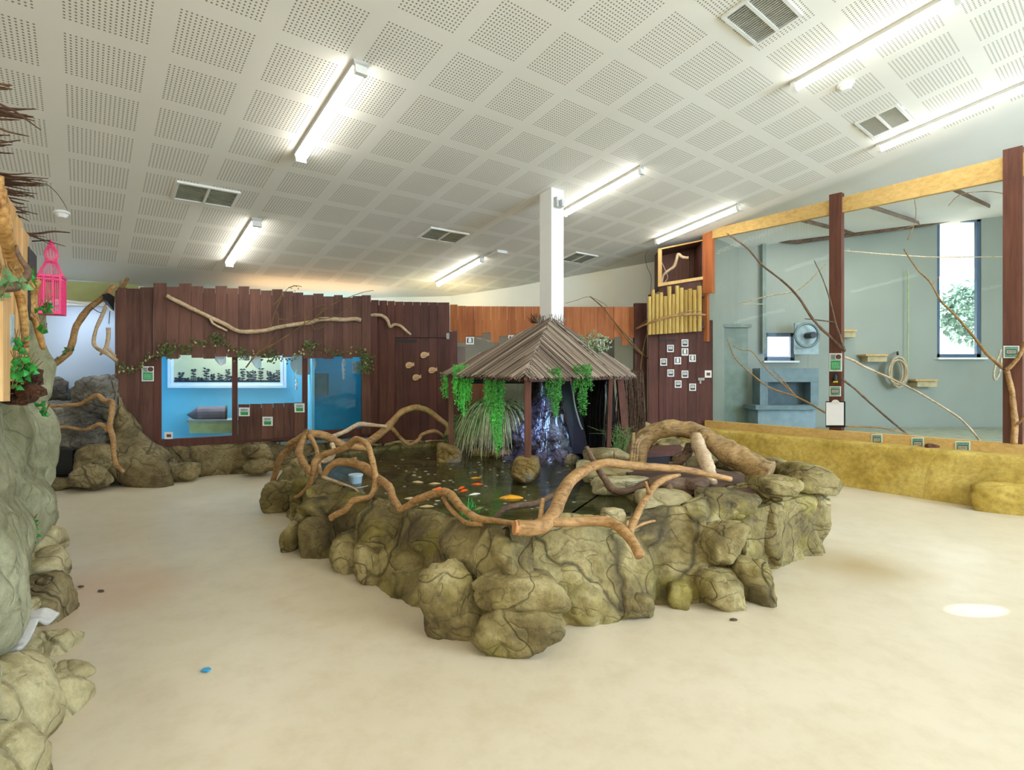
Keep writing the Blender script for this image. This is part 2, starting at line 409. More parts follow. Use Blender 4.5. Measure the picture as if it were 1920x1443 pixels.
# ================================================================== THE SETTING
# floor
def floor_mat():
    m, nt, bs, out = nodes('poured_cream_floor'); v = objco(nt)
    n = tex(nt, 'Noise', .45, v, Detail=5, Roughness=.6); n2 = tex(nt, 'Noise', 5, v, Detail=8, Roughness=.7)
    base = ramp(nt, n.outputs[0], [(.3, 'cdbea1'), (.5, 'd6c8ac'), (.7, 'dfd3bb')])
    sp = ramp(nt, n2.outputs[0], [(.32, (.86, .83, .76, 1)), (.55, (1, 1, 1, 1))])
    mul = nt.nodes.new('ShaderNodeMix'); mul.data_type = 'RGBA'; mul.blend_type = 'MULTIPLY'; mul.inputs[0].default_value = .7
    nt.links.new(base, mul.inputs[6]); nt.links.new(sp, mul.inputs[7])
    # rust-brown wear by the left rockwork
    def spot_(cx, cy, r, sq=1.0):
        d = nt.nodes.new('ShaderNodeVectorMath'); d.operation = 'DISTANCE'; nt.links.new(v, d.inputs[0]); d.inputs[1].default_value = (cx, cy, 0)
        nz = tex(nt, 'Noise', 2.2, v, Detail=4)
        dd = mp(nt, 'ADD', d.outputs['Value'], mp(nt, 'MULTIPLY', mp(nt, 'SUBTRACT', nz.outputs[0], .5), r))
        return mp(nt, 'SUBTRACT', 1.0, mp(nt, 'DIVIDE', dd, r), True)
    col = mixc(nt, mp(nt, 'MULTIPLY', spot_(-2.95, 3.6, .75), .6), mul.outputs[2], lin('c08e62'))
    col = mixc(nt, mp(nt, 'MULTIPLY', spot_(2.75, 4.15, .55), 1.0, True), col, lin('b39a6a'))
    nt.links.new(col, bs.inputs['Base Color'])
    nt.links.new(mp(nt, 'ADD', mp(nt, 'MULTIPLY', n2.outputs[0], .3), .22), bs.inputs['Roughness'])
    bs.inputs['Specular IOR Level'].default_value = .45
    bump(nt, bs, n2.outputs[0], .08, .004); return m
fm = MB(); fm.add([(-11, -5, 0), (12, -5, 0), (12, 13, 0), (-11, 13, 0)], [(0, 1, 2, 3)])
fo = fm.build('floor', floor_mat()); st(fo)
# shift so noise patches use world metres
for v_ in fo.data.vertices: v_.co += fo.location
fo.location = (0, 0, 0)

# ceiling
def ceil_mat():
    m, nt, bs, out = nodes('perforated_ceiling'); v = objco(nt)
    sx = nt.nodes.new('ShaderNodeSeparateXYZ'); nt.links.new(v, sx.inputs[0])
    gi = mp(nt, 'DIVIDE', sx.outputs[0], PITCH); gj = mp(nt, 'DIVIDE', sx.outputs[1], PITCH)
    def ins(g):
        fr = mp(nt, 'FRACT', g); inside = mp(nt, 'LESS_THAN', fr, .79)
        h = mp(nt, 'FRACT', mp(nt, 'DIVIDE', fr, .79 / 16)); h = mp(nt, 'SUBTRACT', h, .5); return inside, mp(nt, 'MULTIPLY', h, h)
    ia, ha = ins(gi); ib, hb = ins(gj)
    hole = mp(nt, 'LESS_THAN', mp(nt, 'ADD', ha, hb), .055)
    mk = mp(nt, 'MULTIPLY', mp(nt, 'MULTIPLY', ia, ib), hole)
    reg = mp(nt, 'MULTIPLY', mp(nt, 'LESS_THAN', gi, 15), mp(nt, 'LESS_THAN', gj, 9))
    mk = mp(nt, 'MULTIPLY', mk, reg)
    n = tex(nt, 'Noise', .5, v, Detail=3)
    base = ramp(nt, n.outputs[0], [(.3, 'eae6da'), (.7, 'f1eee4')])
    nt.links.new(mixc(nt, mk, base, lin('8e8975')), bs.inputs['Base Color'])
    bs.inputs['Roughness'].default_value = .75; bs.inputs['Specular IOR Level'].default_value = .2
    # 0.08 m thick board: holes carry real depth as relief
    bump(nt, bs, mp(nt, 'SUBTRACT', 1.0, mk), .3, .004); return m
me = bpy.data.meshes.new('ceiling')
pts = [(-16, -16), (34, -16), (34, 13), (-16, 13)]
me.from_pydata([(a * PITCH, b * PITCH, 0) for a, b in pts] + [(a * PITCH, b * PITCH, .08) for a, b in pts], [],
               [(3, 2, 1, 0), (4, 5, 6, 7), (0, 1, 5, 4), (1, 2, 6, 5), (2, 3, 7, 6), (3, 0, 4, 7)])
me.materials.append(ceil_mat()); co = bpy.data.objects.new('ceiling', me); COL.objects.link(co); st(co)
from mathutils import Matrix
V2 = CN.cross(CU).normalized()
co.matrix_world = Matrix(((CU.x, V2.x, CN.x, CT.x), (CU.y, V2.y, CN.y, CT.y), (CU.z, V2.z, CN.z, CT.z), (0, 0, 0, 1)))
ORG[co.name] = CT

# walls (solid, 0.15 m thick, following the sloping ceiling)
def wall(name, pts, mat, th=.15, z0=0, holes=(), top=None, out=1):
    """pts: plan points; holes: (segment, a, b, zlow, zhigh) with a,b distances along the segment"""
    mb = MB()
    for k in range(len(pts) - 1):
        a = Vector((*pts[k], 0)); b = Vector((*pts[k + 1], 0)); L = (b - a).length; d = (b - a) / L; n_ = Vector((-d.y, d.x, 0)) * out * th
        hs = [h for h in holes if h[0] == k]
        cuts = sorted({0, L, *[h[1] for h in hs], *[h[2] for h in hs]})
        for u0, u1 in zip(cuts, cuts[1:]):
            p, q = a + d * u0, a + d * u1
            zt0 = top or ceilz(p.x, p.y) + .03; zt1 = top or ceilz(q.x, q.y) + .03
            h = next((h for h in hs if h[1] <= u0 + 1e-6 and h[2] >= u1 - 1e-6), None)
            def blk(z00, z01, z10, z11):
                mb.prism([Vector((p.x, p.y, z00)), Vector((q.x, q.y, z01)), Vector((q.x, q.y, z11)), Vector((p.x, p.y, z10))], n_, .5)
            if h is None: blk(z0, z0, zt0, zt1)
            else:
                blk(z0, z0, h[3], h[3]); blk(h[4], h[4], zt0, zt1)
    return st(mb.build(name, mat))
c0 = ceil_px(130, 524); c1 = ceil_px(236, 532); c1b = ceil_px(430, 566); c1c = ceil_px(600, 574); c2 = ceil_px(700, 558); c3 = ceil_px(845, 555); c4 = ceil_px(960, 538); c5 = ceil_px(1060, 520); c6 = ceil_px(1230, 490)
M_bwall = plain('pale_cream_wall', 'ece8d4', .7, var=.03, scale=1.2, bmp=.05)
wall('wall_back', [(c1.x, c1.y), (c1b.x, c1b.y), (c1c.x, c1c.y), (c2.x, c2.y), (c3.x, c3.y), (c4.x, c4.y), (c5.x, c5.y), (c6.x, c6.y), (3.95, 10.45)], M_bwall)
M_alc = plain('pale_blue_wall', 'b6c2cc', .6, var=.05, scale=1.2, bmp=.05)
dv = Vector((c0.x - c1.x, c0.y - c1.y)).normalized()
cl = (c0.x + dv.x * 1.8, c0.y + dv.y * 1.8)
wall('wall_alcove', [cl, (c1.x, c1.y)], M_alc)
wall('wall_left', [(-8.9, -4), (-8.9, cl[1])], M_white)
wall('wall_left_return', [(-8.9, cl[1]), cl], M_white)
# green paint band over the alcove and its white rail
pA = Plane(cl, (c1.x, c1.y))
mb = MB(); pA.board(mb, 60, 260, 523, 566, .012, .01, 533, 572); st(mb.build('trim_1', plain('olive_paint', 'a5a56a', .7, var=.05, bmp=.05)))
mb = MB(); pA.board(mb, 60, 220, 562, 571, .05, .045, 567, 574); st(mb.build('trim_2', M_metal))
# green aviary walls
M_sage = plain('sage_green_wall', '909689', .6, var=.05, scale=1.0, bmp=.06)
YB = 10.3
LW = (YB * (1757 - CX) / F - 3.95, YB * (1840 - CX) / F - 3.95); SW = (YB * (1433 - CX) / F - 3.95, YB * (1490 - CX) / F - 3.95)
zl = lambda y: EYE - (y - CY) / F * YB
wall('wall_aviary', [(3.95, YB), (11.0, YB)], M_sage, holes=[(0, SW[0], SW[1], zl(676), zl(624)), (0, LW[0], LW[1], zl(670), zl(408))])
wall('wall_right', [(11.0, YB), (11.0, -4)], M_white)
wall('wall_rear', [(11.0, -4), (-8.9, -4)], M_white)
# windows of the aviary
def window(n, x0, x1, t, b, muntin=None):
    fr = MB(); Y = YB + .05
    X0, X1 = S(x0 - CX, YB), S(x1 - CX, YB); Z0, Z1 = zl(b), zl(t); w_ = .07
    for c, s_ in (((X0 + w_ / 2, Y, (Z0 + Z1) / 2), (w_, .06, Z1 - Z0)), ((X1 - w_ / 2, Y, (Z0 + Z1) / 2), (w_, .06, Z1 - Z0)),
                  (((X0 + X1) / 2, Y, Z0 + w_ / 2), (X1 - X0, .06, w_)), (((X0 + X1) / 2, Y, Z1 - w_ / 2), (X1 - X0, .06, w_))):
        fr.box(c, s_)
    o = st(fr.build('window_%d' % n, plain('dark_blue_frame', '4a6076', .4, var=.05)))
    p = MB(); p.box(((X0 + X1) / 2, Y + .01, (Z0 + Z1) / 2), (X1 - X0 - w_, .01, Z1 - Z0 - w_)); p.build('window_pane', M_glass, o)
    s2 = MB(); s2.box(((X0 + X1) / 2, YB - .03, Z0 - .02), (X1 - X0 + .1, .12, .035)); s2.build('window_sill', M_metal, o)
    return o
window(1, 1757, 1840, 408, 670); window(2, 1433, 1490, 624, 676)
# what stands outside: pale house with windows, bushes
hs = empty('house', (10.8, 17.0, 0), 'pale rendered house beyond the tall window of the aviary', 'building')
mb = MB(); mb.box((11.6, 18.2, 1.7), (9.0, 2.0, 3.4)); mb.build('wall', plain('pale_render', 'cfd2d4', .8, var=.05), hs)
mb = MB(); mb.prism([(7.0, 17.0, 3.4), (16.2, 17.0, 3.4), (16.2, 18.2, 4.4), (7.0, 18.2, 4.4)], (0, 0, .1)); mb.build('roof', plain('slate_roof', '8d9096', .8), hs)
for k in range(3):
    mb = MB(); mb.box((8.6 + k * 2.1, 17.17, 1.6), (1.0, .06, 1.1)); mb.build('window', plain('dark_pane', '5a6a78', .2), hs)
def bush(c, s_, label, seed):
    rnd = random.Random(seed); o = empty('bush', (c[0], c[1], 0), label, 'bush', None)
    mb = MB()
    for _ in range(1500):
        d = Vector((rnd.gauss(0, 1), rnd.gauss(0, 1), rnd.gauss(0, 1))).normalized() * rnd.uniform(.6, 1)
        p = Vector((c[0] + d.x * s_[0], c[1] + d.y * s_[1], c[2] + d.z * s_[2]))
        leaf(mb, p, (rnd.gauss(0, 1), rnd.gauss(0, 1), rnd.gauss(0, 1)), (0, .3, 1), .22, .12)
    mb.build('foliage', plain('far_leaf', '86a394', .8, var=.2), o)
    t = MB(); t.tube([(Vector((c[0], c[1], 0)), .08), (Vector((c[0], c[1], c[2])), .05)], 6, 3); t.build('stem', M_branchd, o)
bush((13.9, 15.6, 3.4), (1.1, .7, 1.0), 'grey-green bush outside, seen high in the tall window', 3)
gm = MB(); gm.add([(-30, 10.5, -.05), (40, 10.5, -.05), (40, 45, -.05), (-30, 45, -.05)], [(0, 1, 2, 3)])
st(gm.build('ground', plain('outside_paving', 'b9b7b0', .9)))

# ================================================================== CEILING FITTINGS
CZ = Vector(CN)
def batten(px0, px1, label, i_fix=None, ij=None, body=.05, group=None):
    if ij: (i0, j0), (i1, j1) = ij
    else:
        i0, j0 = ceil_ij(*px0); i1, j1 = ceil_ij(*px1); i0 = i1 = (i_fix if i_fix is not None else (i0 + i1) / 2)
    ja, jb = min(j0, j1), max(j0, j1); a, b = ceil(i0, ja), ceil(i0, jb)
    o = empty('ceiling_light', (a + b) / 2, label, 'ceiling light', group)
    m = MB(); L = (b - a).length; mid = (a + b) / 2
    m.box(mid - CZ * .02, (.12 if body > .06 else .07, L, .04), (CU, V2, CZ)); m.build('housing', plain('grey_housing', 'bdbab2', .5, var=.03), o)
    for s_ in (-1, 1):
        e = MB(); e.box(mid + V2 * s_ * (L / 2 - .02) - CZ * .065, (.10 if body > .06 else .075, .04, .085), (CU, V2, CZ)); e.build('end_cap', M_metal, o)
    d = MB(); wv = .055 if body > .06 else .035
    ring = [(math.cos(t) * wv, -.042 - math.sin(t) * .065) for t in [math.pi * k / 8 for k in range(9)]]
    d.prism([mid - V2 * (L / 2 - .04) + CU * x + CZ * z for x, z in ring], V2 * (L - .08)); d.build('tube_diffuser', M_tube, o, smooth=False)
    return o
batten((672, 112), (548, 285), 'lit ceiling batten, longest and brightest, above the open floor left of centre', 4.0, body=.1)
batten((478, 408), (426, 488), 'lit ceiling batten above the timber enclosure with blue windows', 4.0, body=.1)
batten((908, 480), (822, 528), 'lit ceiling batten beside the flat ceiling sensor, nearest the back wall', 10.0)
batten((1208, 312), (1062, 396), 'lit ceiling batten fixed beside the top of the white column', 10.0)
batten((1800, -15), (1485, 156), 'lit ceiling batten between the two right-hand ceiling vents, nearest the upper frame edge', 10.05)
batten((1385, 381), (1232, 448), 'lit ceiling batten over the small open wooden box', 14.1)
batten((1935, 148), (1645, 273), 'lit ceiling batten at the right edge, directly above the glazed aviary', 14.1)
batten(None, None, 'ceiling batten behind the viewer, over the entrance side', ij=((4.0, -7.2), (4.0, -4.6)), group='battens behind the viewer')
batten(None, None, 'ceiling batten behind the viewer, over the entrance side', ij=((-2.0, -3.2), (-2.0, -.6)), group='battens behind the viewer')
batten(None, None, 'ceiling batten behind the viewer, over the entrance side', ij=((10.0, -10.), (10.0, -7.4)), group='battens behind the viewer')

def vent(c_left, c_top, c_right, c_bot, label, slats, across):
    q = [ceil_ij(*c) for c in (c_left, c_top, c_right, c_bot)]
    i0, i1 = min(a for a, b in q), max(a for a, b in q); j0, j1 = min(b for a, b in q), max(b for a, b in q)
    mid = ceil((i0 + i1) / 2, (j0 + j1) / 2); A, B = (i1 - i0) * PITCH, (j1 - j0) * PITCH
    o = empty('ceiling_vent', mid, label, 'ceiling vent'); ax = (CU, V2, CZ)
    m = MB(); fw = .025
    for s_ in (-1, 1):
        m.box(mid + CU * s_ * (A / 2 - fw / 2) - CZ * .012, (fw, B, .024), ax); m.box(mid + V2 * s_ * (B / 2 - fw / 2) - CZ * .012, (A - 2 * fw, fw, .024), ax)
    if across == 'u': m.box(mid - CZ * .013, (.025, B - 2 * fw, .026), ax)
    else: m.box(mid - CZ * .013, (A - 2 * fw, .025, .026), ax)
    m.build('frame', M_metal, o)
    k = MB(); k.box(mid - CZ * .002, (A - 2 * fw, B - 2 * fw, .004), ax); k.build('duct_backing', plain('duct_dark', '1d211e', .9), o)
    s2 = MB()
    for t in range(slats):
        u = (t + .5) / slats - .5
        if across == 'u': s2.box(mid + V2 * u * (B - 2 * fw) - CZ * .010, (A - 2 * fw, .019, .010), ax)
        else: s2.box(mid + CU * u * (A - 2 * fw) - CZ * .012, (.006, B - 2 * fw, .012), ax)
    s2.build('slats', M_grille if across == 'v' else plain('olive_slat', '9a9880', .5, bmp=0), o)
vent((325, 370), (330, 343), (445, 358), (437, 385), 'olive-slatted double ceiling vent, leftmost one, between the two left lamps', 9, 'u')
vent((783, 443), (810, 425), (877, 437), (853, 455), 'double ceiling vent between the left lamps and the white column', 8, 'u')
vent((1351, 30), (1440, -20), (1505, 25), (1417, 82), 'largest dark-slatted ceiling vent at the upper edge of the view', 20, 'v')
vent((1602, 230), (1682, 193), (1707, 223), (1635, 255), 'dark and white slatted ceiling vent over the glazed aviary', 20, 'v')
vent((1057, 482), (1085, 472), (1116, 481), (1080, 492), 'small far ceiling vent just right of the white column', 8, 'u')
def disc(mb, c, r, h, seg=24, r2=None):
    r2 = r if r2 is None else r2
    vs = [c + (CU * math.cos(t) + V2 * math.sin(t)) * r for t in [2 * math.pi * k / seg for k in range(seg)]]
    vs += [c - CZ * h + (CU * math.cos(t) + V2 * math.sin(t)) * r2 for t in [2 * math.pi * k / seg for k in range(seg)]]
    fs = [(k, (k + 1) % seg, seg + (k + 1) % seg, seg + k) for k in range(seg)] + [tuple(range(seg, 2 * seg)), tuple(reversed(range(seg)))]
    mb.add(vs, fs)
def detector(px, py, label):
    c = ceil_px(px, py); o = empty('smoke_detector', c, label, 'smoke detector'); m = MB(); disc(m, c, .075, .025); m.build('base', M_metal, o)
    m = MB(); disc(m, c - CZ * .025, .06, .04, r2=.035); m.build('sensor_head', M_paper, o)
detector(1585, 158, 'round white smoke detector between the two right-hand lamps'); detector(116, 398, 'round white smoke detector on the ceiling above the pink birdcage')
c = ceil_px(932, 474); m = MB(); m.box(c - CZ * .025, (.22, .3, .05), (CU, V2, CZ)); tag(m.build('ceiling_sensor', M_metal, bevel=.012), 'flat pale ceiling sensor box by the end of the far lamp', 'ceiling sensor')

# white column through the hut roof
cb = Vector((.52, 6.85, 0)); an = math.atan2(CU.y, CU.x); cx_ = Vector((math.cos(an), math.sin(an), 0)); cy_ = Vector((-cx_.y, cx_.x, 0))
colm = empty('column', cb, 'square white structural column rising through the hut roof', 'column')
mb = MB(); hw = .112; q = [cb + cx_ * a * hw + cy_ * b * hw for a, b in ((-1, -1), (1, -1), (1, 1), (-1, 1))]
vs = q + [Vector((p.x, p.y, ceilz(p.x, p.y) + .02)) for p in q]
mb.add(vs, [(3, 2, 1, 0), (4, 5, 6, 7), (0, 1, 5, 4), (1, 2, 6, 5), (2, 3, 7, 6), (3, 0, 4, 7)]); mb.build('shaft', plain('column_white', 'efeeea', .5, var=.01, bmp=0), colm, bevel=.008)
sb = empty('junction_box', W(1046, 380, 6.78), 'small grey electrical box high on the white column', 'electrical box')
p = W(1046, 380, 6.74); mb = MB(); mb.box(p, (.11, .07, .13), (cx_, cy_, Vector((0, 0, 1)))); mb.build('back_box', plain('pvc_grey', 'c3c4c4', .5), sb, bevel=.006)
mb = MB(); mb.box(p + Vector((.05, -.04, -.02)), (.05, .05, .09), (cx_, cy_, Vector((0, 0, 1)))); mb.build('connector', plain('pvc_grey', 'c3c4c4', .5), sb, bevel=.006)

# ================================================================== TIMBER ENCLOSURE (left, blue windows)
PL = Plane((-5.66, 7.45), (-2.4, 9.07))
zx = lambda z: 210 + z * .2771
zy = lambda z: 500 + z * .2771
te = empty('animal_enclosure', (-4.1, 8.3, 0), 'dark brown plank enclosure with three blue-lit viewing windows', 'animal enclosure')
mb = MB()
for a, b, t in ((20, 35, 175), (36, 99, 141), (101, 187, 147), (189, 279, 138)):
    PL.board(mb, zx(a), zx(b), zy(t), zy(1215 - (280 - a) * -.1), .03 + U(0, .006), .03)
mb.build('plank_cladding', M_dark, te)
mb = MB()
ve = [280, 368, 452, 537, 617, 698, 778, 855, 930, 1005, 1082, 1155, 1225, 1295, 1362, 1432, 1502, 1562, 1630, 1690, 1752]
vt = [110, 135, 112, 130, 145, 130, 145, 132, 150, 160, 152, 166, 174, 190, 181, 200, 191, 207, 198, 192]
vb = [607, 622, 597, 615, 621, 606, 612, 600, 603, 616, 601, 611, 600, 620, 618, 622, 606, 620, 610, 1130]
for k in range(20):
    PL.board(mb, zx(ve[k] + .8), zx(ve[k + 1] - .8), zy(vt[k]), zy(vb[k]), .062 + U(0, .012), .024)
mb.build('valance', M_dark, te)
mb = MB(); PL.board(mb, zx(284), zx(1740), zy(165), zy(588), .034, .012, zy(215), zy(588)); PL.board(mb, zx(24), zx(285), zy(160), zy(1190), -.004, .012); PL.board(mb, zx(853), zx(1300), zy(960), zy(1170), .026, .01, zy(945), zy(1140)); mb.build('backing_board', M_dark2, te)
for a, b, t, bt in ((281, 332, 600, 1200), (812, 850, 600, 1180), (1288, 1324, 600, 1150), (1690, 1752, 600, 1110)):
    mb = MB(); PL.board(mb, zx(a), zx(b), zy(t), zy(bt), .028, .07); mb.build('post', M_dark2, te)
mb = MB(); PL.board(mb, zx(290), zx(1752), zy(1172), zy(1225), .04, .12, zy(1090), zy(1140)); mb.build('sill', M_dark2, te)
mb = MB(); le = [853, 932, 1010, 1090, 1163, 1232, 1303]
for k in range(6):
    f_ = k / 5; PL.board(mb, zx(le[k] + 1.5), zx(le[k + 1] - 1.5), zy(930 - 12 * f_), zy(1175 - 30 * f_), .052, .022)
mb.build('low_boards', M_dark, te)
for a, b in ((332, 812), (850, 1288), (1324, 1690)):
    mb = MB(); PL.board(mb, zx(a), zx(b), zy(590), zy(1180), -.01, .006, zy(590), zy(1165)); mb.build('window_pane', glass('vivarium_glass', (.93, .98, 1.0), .01, .6), te)
# blue inside room
M_blue = plain('cyan_blue_paint', '74c2de', .45, var=.04, scale=1.5, bmp=.04)
M_teal2 = plain('cyan_reflection_tint', '2da3c6', .45, var=.12, scale=2.5, bmp=.04)  # deeper cyan puts the third window's reflection into the wall colour
D = -1.1
mb = MB(); mb.prism([PL.xz(285, .35, D), PL.xz(600, .35, D), PL.xz(600, 2.7, D), PL.xz(285, 2.7, D)], -PL.n * .04)
mb.prism([PL.xz(285, .35, -.05), PL.xz(285, .35, D), PL.xz(285, 2.7, D), PL.xz(285, 2.7, -.05)], -PL.d * .04)
mb.build('back_wall', M_blue, te)
pe = PL.xz(595, 0, -.05)
mb = MB(); 
q0, q1 = PL.xz(585, .35, -.08), PL.xz(574, .35, D + .02)
mb.prism([q0, q1, q1 + Vector((0, 0, 2.3)), q0 + Vector((0, 0, 2.3))], PL.d * .04)
mb.build('partition', M_blue, te)
q2, q3 = PL.xz(576, .35, -1.0), PL.xz(700, .35, -1.0)
mb = MB(); mb.prism([q2, q3, q3 + Vector((0, 0, 2.35)), q2 + Vector((0, 0, 2.35))], -PL.n * .04)
q4 = PL.xz(697, .35, -.06); q5 = PL.xz(697, .35, -1.0)
mb.prism([q5, q4, q4 + Vector((0, 0, 2.3)), q5 + Vector((0, 0, 2.3))], PL.d * .04)
mb.build('teal_lining', M_teal2, te)
mb = MB(); mb.prism([PL.xz(288, .44, -.03), PL.xz(697, .44, -.03), PL.xz(690, .44, D), PL.xz(285, .44, D)], (0, 0, -.05)); mb.build('floor_panel', plain('grey_blue_floor', '7c96a0', .6), te)
mb = MB(); mb.prism([PL.xz(222, 2.64, -.04), PL.xz(697, 2.64, -.04), PL.xz(690, 2.64, D), PL.xz(222, 2.64, D)], (0, 0, .04)); mb.build('roof_panel', plain('roof_board', 'a08a70', .8), te)
# framed inner window with plant silhouettes
fw_ = empty('framed_picture_window', PL.xz(420, 1.5, D), 'white framed inner window with dark plant silhouettes, behind the blue-lit glass', 'window')
mb = MB()
def fr4(mb, x0, x1, t, b, w_, off, th):
    PL.board(mb, x0, x1, t, t + w_, off, th); PL.board(mb, x0, x1, b - w_, b, off, th)
    PL.board(mb, x0, x0 + w_, t + w_, b - w_, off, th); PL.board(mb, x1 - w_, x1, t + w_, b - w_, off, th)
fr4(mb, 314, 537, 640, 727, 5, D + .05, .05); fr4(mb, 320, 531, 645, 722, 5.5, D + .03, .03)
mb.build('frame', plain('window_white', 'd6e2f2', .4, var=.02, bmp=0), fw_)
mb = MB(); PL.board(mb, 324, 527, 650, 717, D + .02, .01); mb.build('window_pane', emis('lit_pale_green_pane', 'b2b89c', .15), fw_)
mb = MB(); rnd = random.Random(5)
PL.board(mb, 326, 526, 712.5, 717, D + .026, .003, sh=.5)
for xx, hh in ((340, 14), (363, 22), (387, 22), (399, 12), (413, 12), (427, 20), (455, 22), (467, 17), (476, 18), (489, 22), (504, 17), (511, 12), (521, 18), (333, 6), (350, 5), (375, 6), (445, 5), (436, 7)):
    top = PL.at(xx, 714 - hh, D + .03); bot = PL.at(xx, 716, D + .03); mb.tube([(bot, .008), (top, .004)], 5, 2, 0)
    for q in range(5):
        yy = 714 - hh + q * hh / 5.0; p = PL.at(xx, yy, D + .03); l = .055 * rnd.uniform(.7, 1.2)
        for s_ in (-1, 1):
            leaf(mb, p, PL.d * s_ + Vector((0, 0, rnd.uniform(-.5, .7))), PL.n, l, .03, .5)
mb.build('plant_silhouettes', plain('dark_navy_film', '16283a', .8, var=.05, bmp=0), fw_)
# inside things
pc = empty('pet_carrier', PL.xz(393, .62, -.7), 'grey rolled tube carrier with pointed end on a pale box, behind the left blue window', 'tunnel')
cc = PL.at(398, 776, -.75); r_ = S(14.5, cc.y); ax = PL.d
def ringpts(c, r, n=16): return [c + (PL.n * math.cos(t) + Vector((0, 0, 1)) * math.sin(t)) * r for t in [2 * math.pi * k / n for k in range(n)]]
L0 = S(21, cc.y) * 1.1
mb = MB(); A = ringpts(cc - ax * L0, r_); B = ringpts(cc + ax * L0, r_); n_ = 16
mb.add(A + B + [cc - ax * (L0 + S(18, cc.y))], [(k, (k + 1) % n_, n_ + (k + 1) % n_, n_ + k) for k in range(n_)] + [((k + 1) % n_, k, 2 * n_) for k in range(n_)] + [tuple(range(n_, 2 * n_))])
mb.build('tunnel_body', plain('mauve_grey_cloth', '6d6068', .8, var=.15), pc, smooth=False)
mb = MB(); mb.tube([(p, .012) for p in ringpts(cc + ax * L0, r_) + [ringpts(cc + ax * L0, r_)[0]]], 6, 2, 0); mb.build('rim', M_black, pc)
bx = empty('storage_box', PL.xz(395, .45, -.7), 'long pale green box under the grey tube carrier', 'box')
mb = MB(); PL.board(mb, 355, 452, 791, 812, -.55, .4); mb.build('box_body', plain('pale_olive_board', 'a7ac76', .7), bx)
mb = MB(); PL.board(mb, 350, 455, 787, 791.5, -.53, .44); mb.build('lid', plain('grey_lid', '8e938c', .6), bx)
def simple(name, mb, mat, label, cat, group=None, smooth=False, bevel=0, kind=None):
    return tag(mb.build(name, mat, None, smooth, bevel), label, cat, group, kind)
# plate, rope toys and cups hanging inside
mb = MB(); c = PL.at(569, 681, -.45); rr = S(23, c.y)
pp = [c + (PL.d * math.cos(t) + Vector((0, 0, 1)) * math.sin(t)) * rr for t in [2 * math.pi * k / 28 for k in range(28)]]
mb.prism(pp, -PL.n * .03); simple('hanging_disc', mb, plain('pale_disc', 'c9c6bd', .5, var=.05), 'round pale disc hanging behind the post between the two right blue windows', 'disc')
for xx, y0, y1, lb in ((556, 697, 732, 'thin knotted rope toy hanging below the round pale disc'), (644, 674, 712, 'shaggy white rope toy hanging in the right-hand blue window')):
    mb = MB(); rnd = random.Random(xx)
    for q in range(5 if xx == 644 else 2):
        mb.tube([(PL.at(xx + rnd.uniform(-1, 1), y0 - 4, -.3), .005)] + [(PL.at(xx + rnd.uniform(-5, 5) * (1 - (k / 5)), y0 + (y1 - y0) * k / 5, -.3 + rnd.uniform(-.04, .04)), .007) for k in range(1, 6)], 5, 3)
    for k in range(3): boulder(mb, PL.at(xx, y0 + (y1 - y0) * (.5 + .2 * k), -.3), (.05, .05, .05), k, 2)
    simple('rope_toy', mb, M_paper, lb, 'toy')
hb = empty('hay_feeder', PL.xz(600, 1.3, -.6), 'dark grey square box seen faintly through the right-hand blue window', 'box')
mb = MB(); PL.board(mb, 590, 615, 702, 739, -.6, .25); mb.build('box_body', plain('slate_teal', '356a72', .5, var=.2), hb)
mb = MB(); fr4(mb, 588, 616, 700, 741, 2, -.58, .03); mb.build('rim', plain('slate_dark', '27505a', .5), hb)
cu = empty('tin', PL.at(665, 700, -.35), 'blue and white tin hanging high in the right-hand blue window', 'tin')
mb = MB(); c = PL.at(667, 690, -.35); mb.tube([(c + Vector((0, 0, -.09)), .055), (c + Vector((0, 0, .10)), .055)], 16, 1, 0); mb.build('tin_body', plain('mottled_white_blue', 'a9c7cc', .4, var=.3, scale=18), cu)
mb = MB(); mb.tube([(c + Vector((0, 0, .095)), .06), (c + Vector((0, 0, .115)), .06)], 16, 1, 0); mb.build('rim', M_metal, cu)
# pale cards hanging under the valance
for k, (x0, x1, y1, lb) in enumerate(((403, 424, 689, 'pointed pale paper scrap under the valance in the left blue window'), (447, 470, 676, 'pale card with faint numerals hanging in the middle blue window'), (470, 490, 690, 'crumpled white paper hanging behind the thin diagonal twig'))):
    mb = MB(); q = [PL.at(x0, 664, -.12), PL.at(x1, 664, -.12), PL.at(x1 - (0 if k != 1 else 4), y1 - 8 if k == 0 else y1, -.14 - .03 * k), PL.at((x0 + x1) / 2, y1 if k != 0 else y1 - 3, -.12), PL.at(x0, y1 - 14, -.15)]
    mb.prism(q, -PL.n * .004); simple('hanging_card', mb, M_paper, lb, 'card')

def text(parent, s, pos, size, d, mat, up=(0, 0, 1), name='lettering', align='CENTER'):
    """raised lettering as mesh text at pos, reading along d"""
    cu_ = bpy.data.curves.new(name, 'FONT'); cu_.body = s; cu_.size = size; cu_.align_x = align; cu_.align_y = 'CENTER'; cu_.extrude = .0008
    o = bpy.data.objects.new(name, cu_); dg = bpy.context.evaluated_depsgraph_get()
    COL.objects.link(o); bpy.context.view_layer.update(); me_ = bpy.data.meshes.new_from_object(o.evaluated_get(bpy.context.evaluated_depsgraph_get()))
    bpy.data.objects.remove(o); d = Vector(d).normalized(); up = Vector(up); n_ = d.cross(up)
    org = ORG[parent.name]
    for v_ in me_.vertices:
        v_.co = Vector(pos) + d * v_.co.x + up * v_.co.y + n_ * v_.co.z - org
    me_.materials.append(mat); t = bpy.data.objects.new(name, me_); COL.objects.link(t); t.parent = parent; ORG[t.name] = org; return t
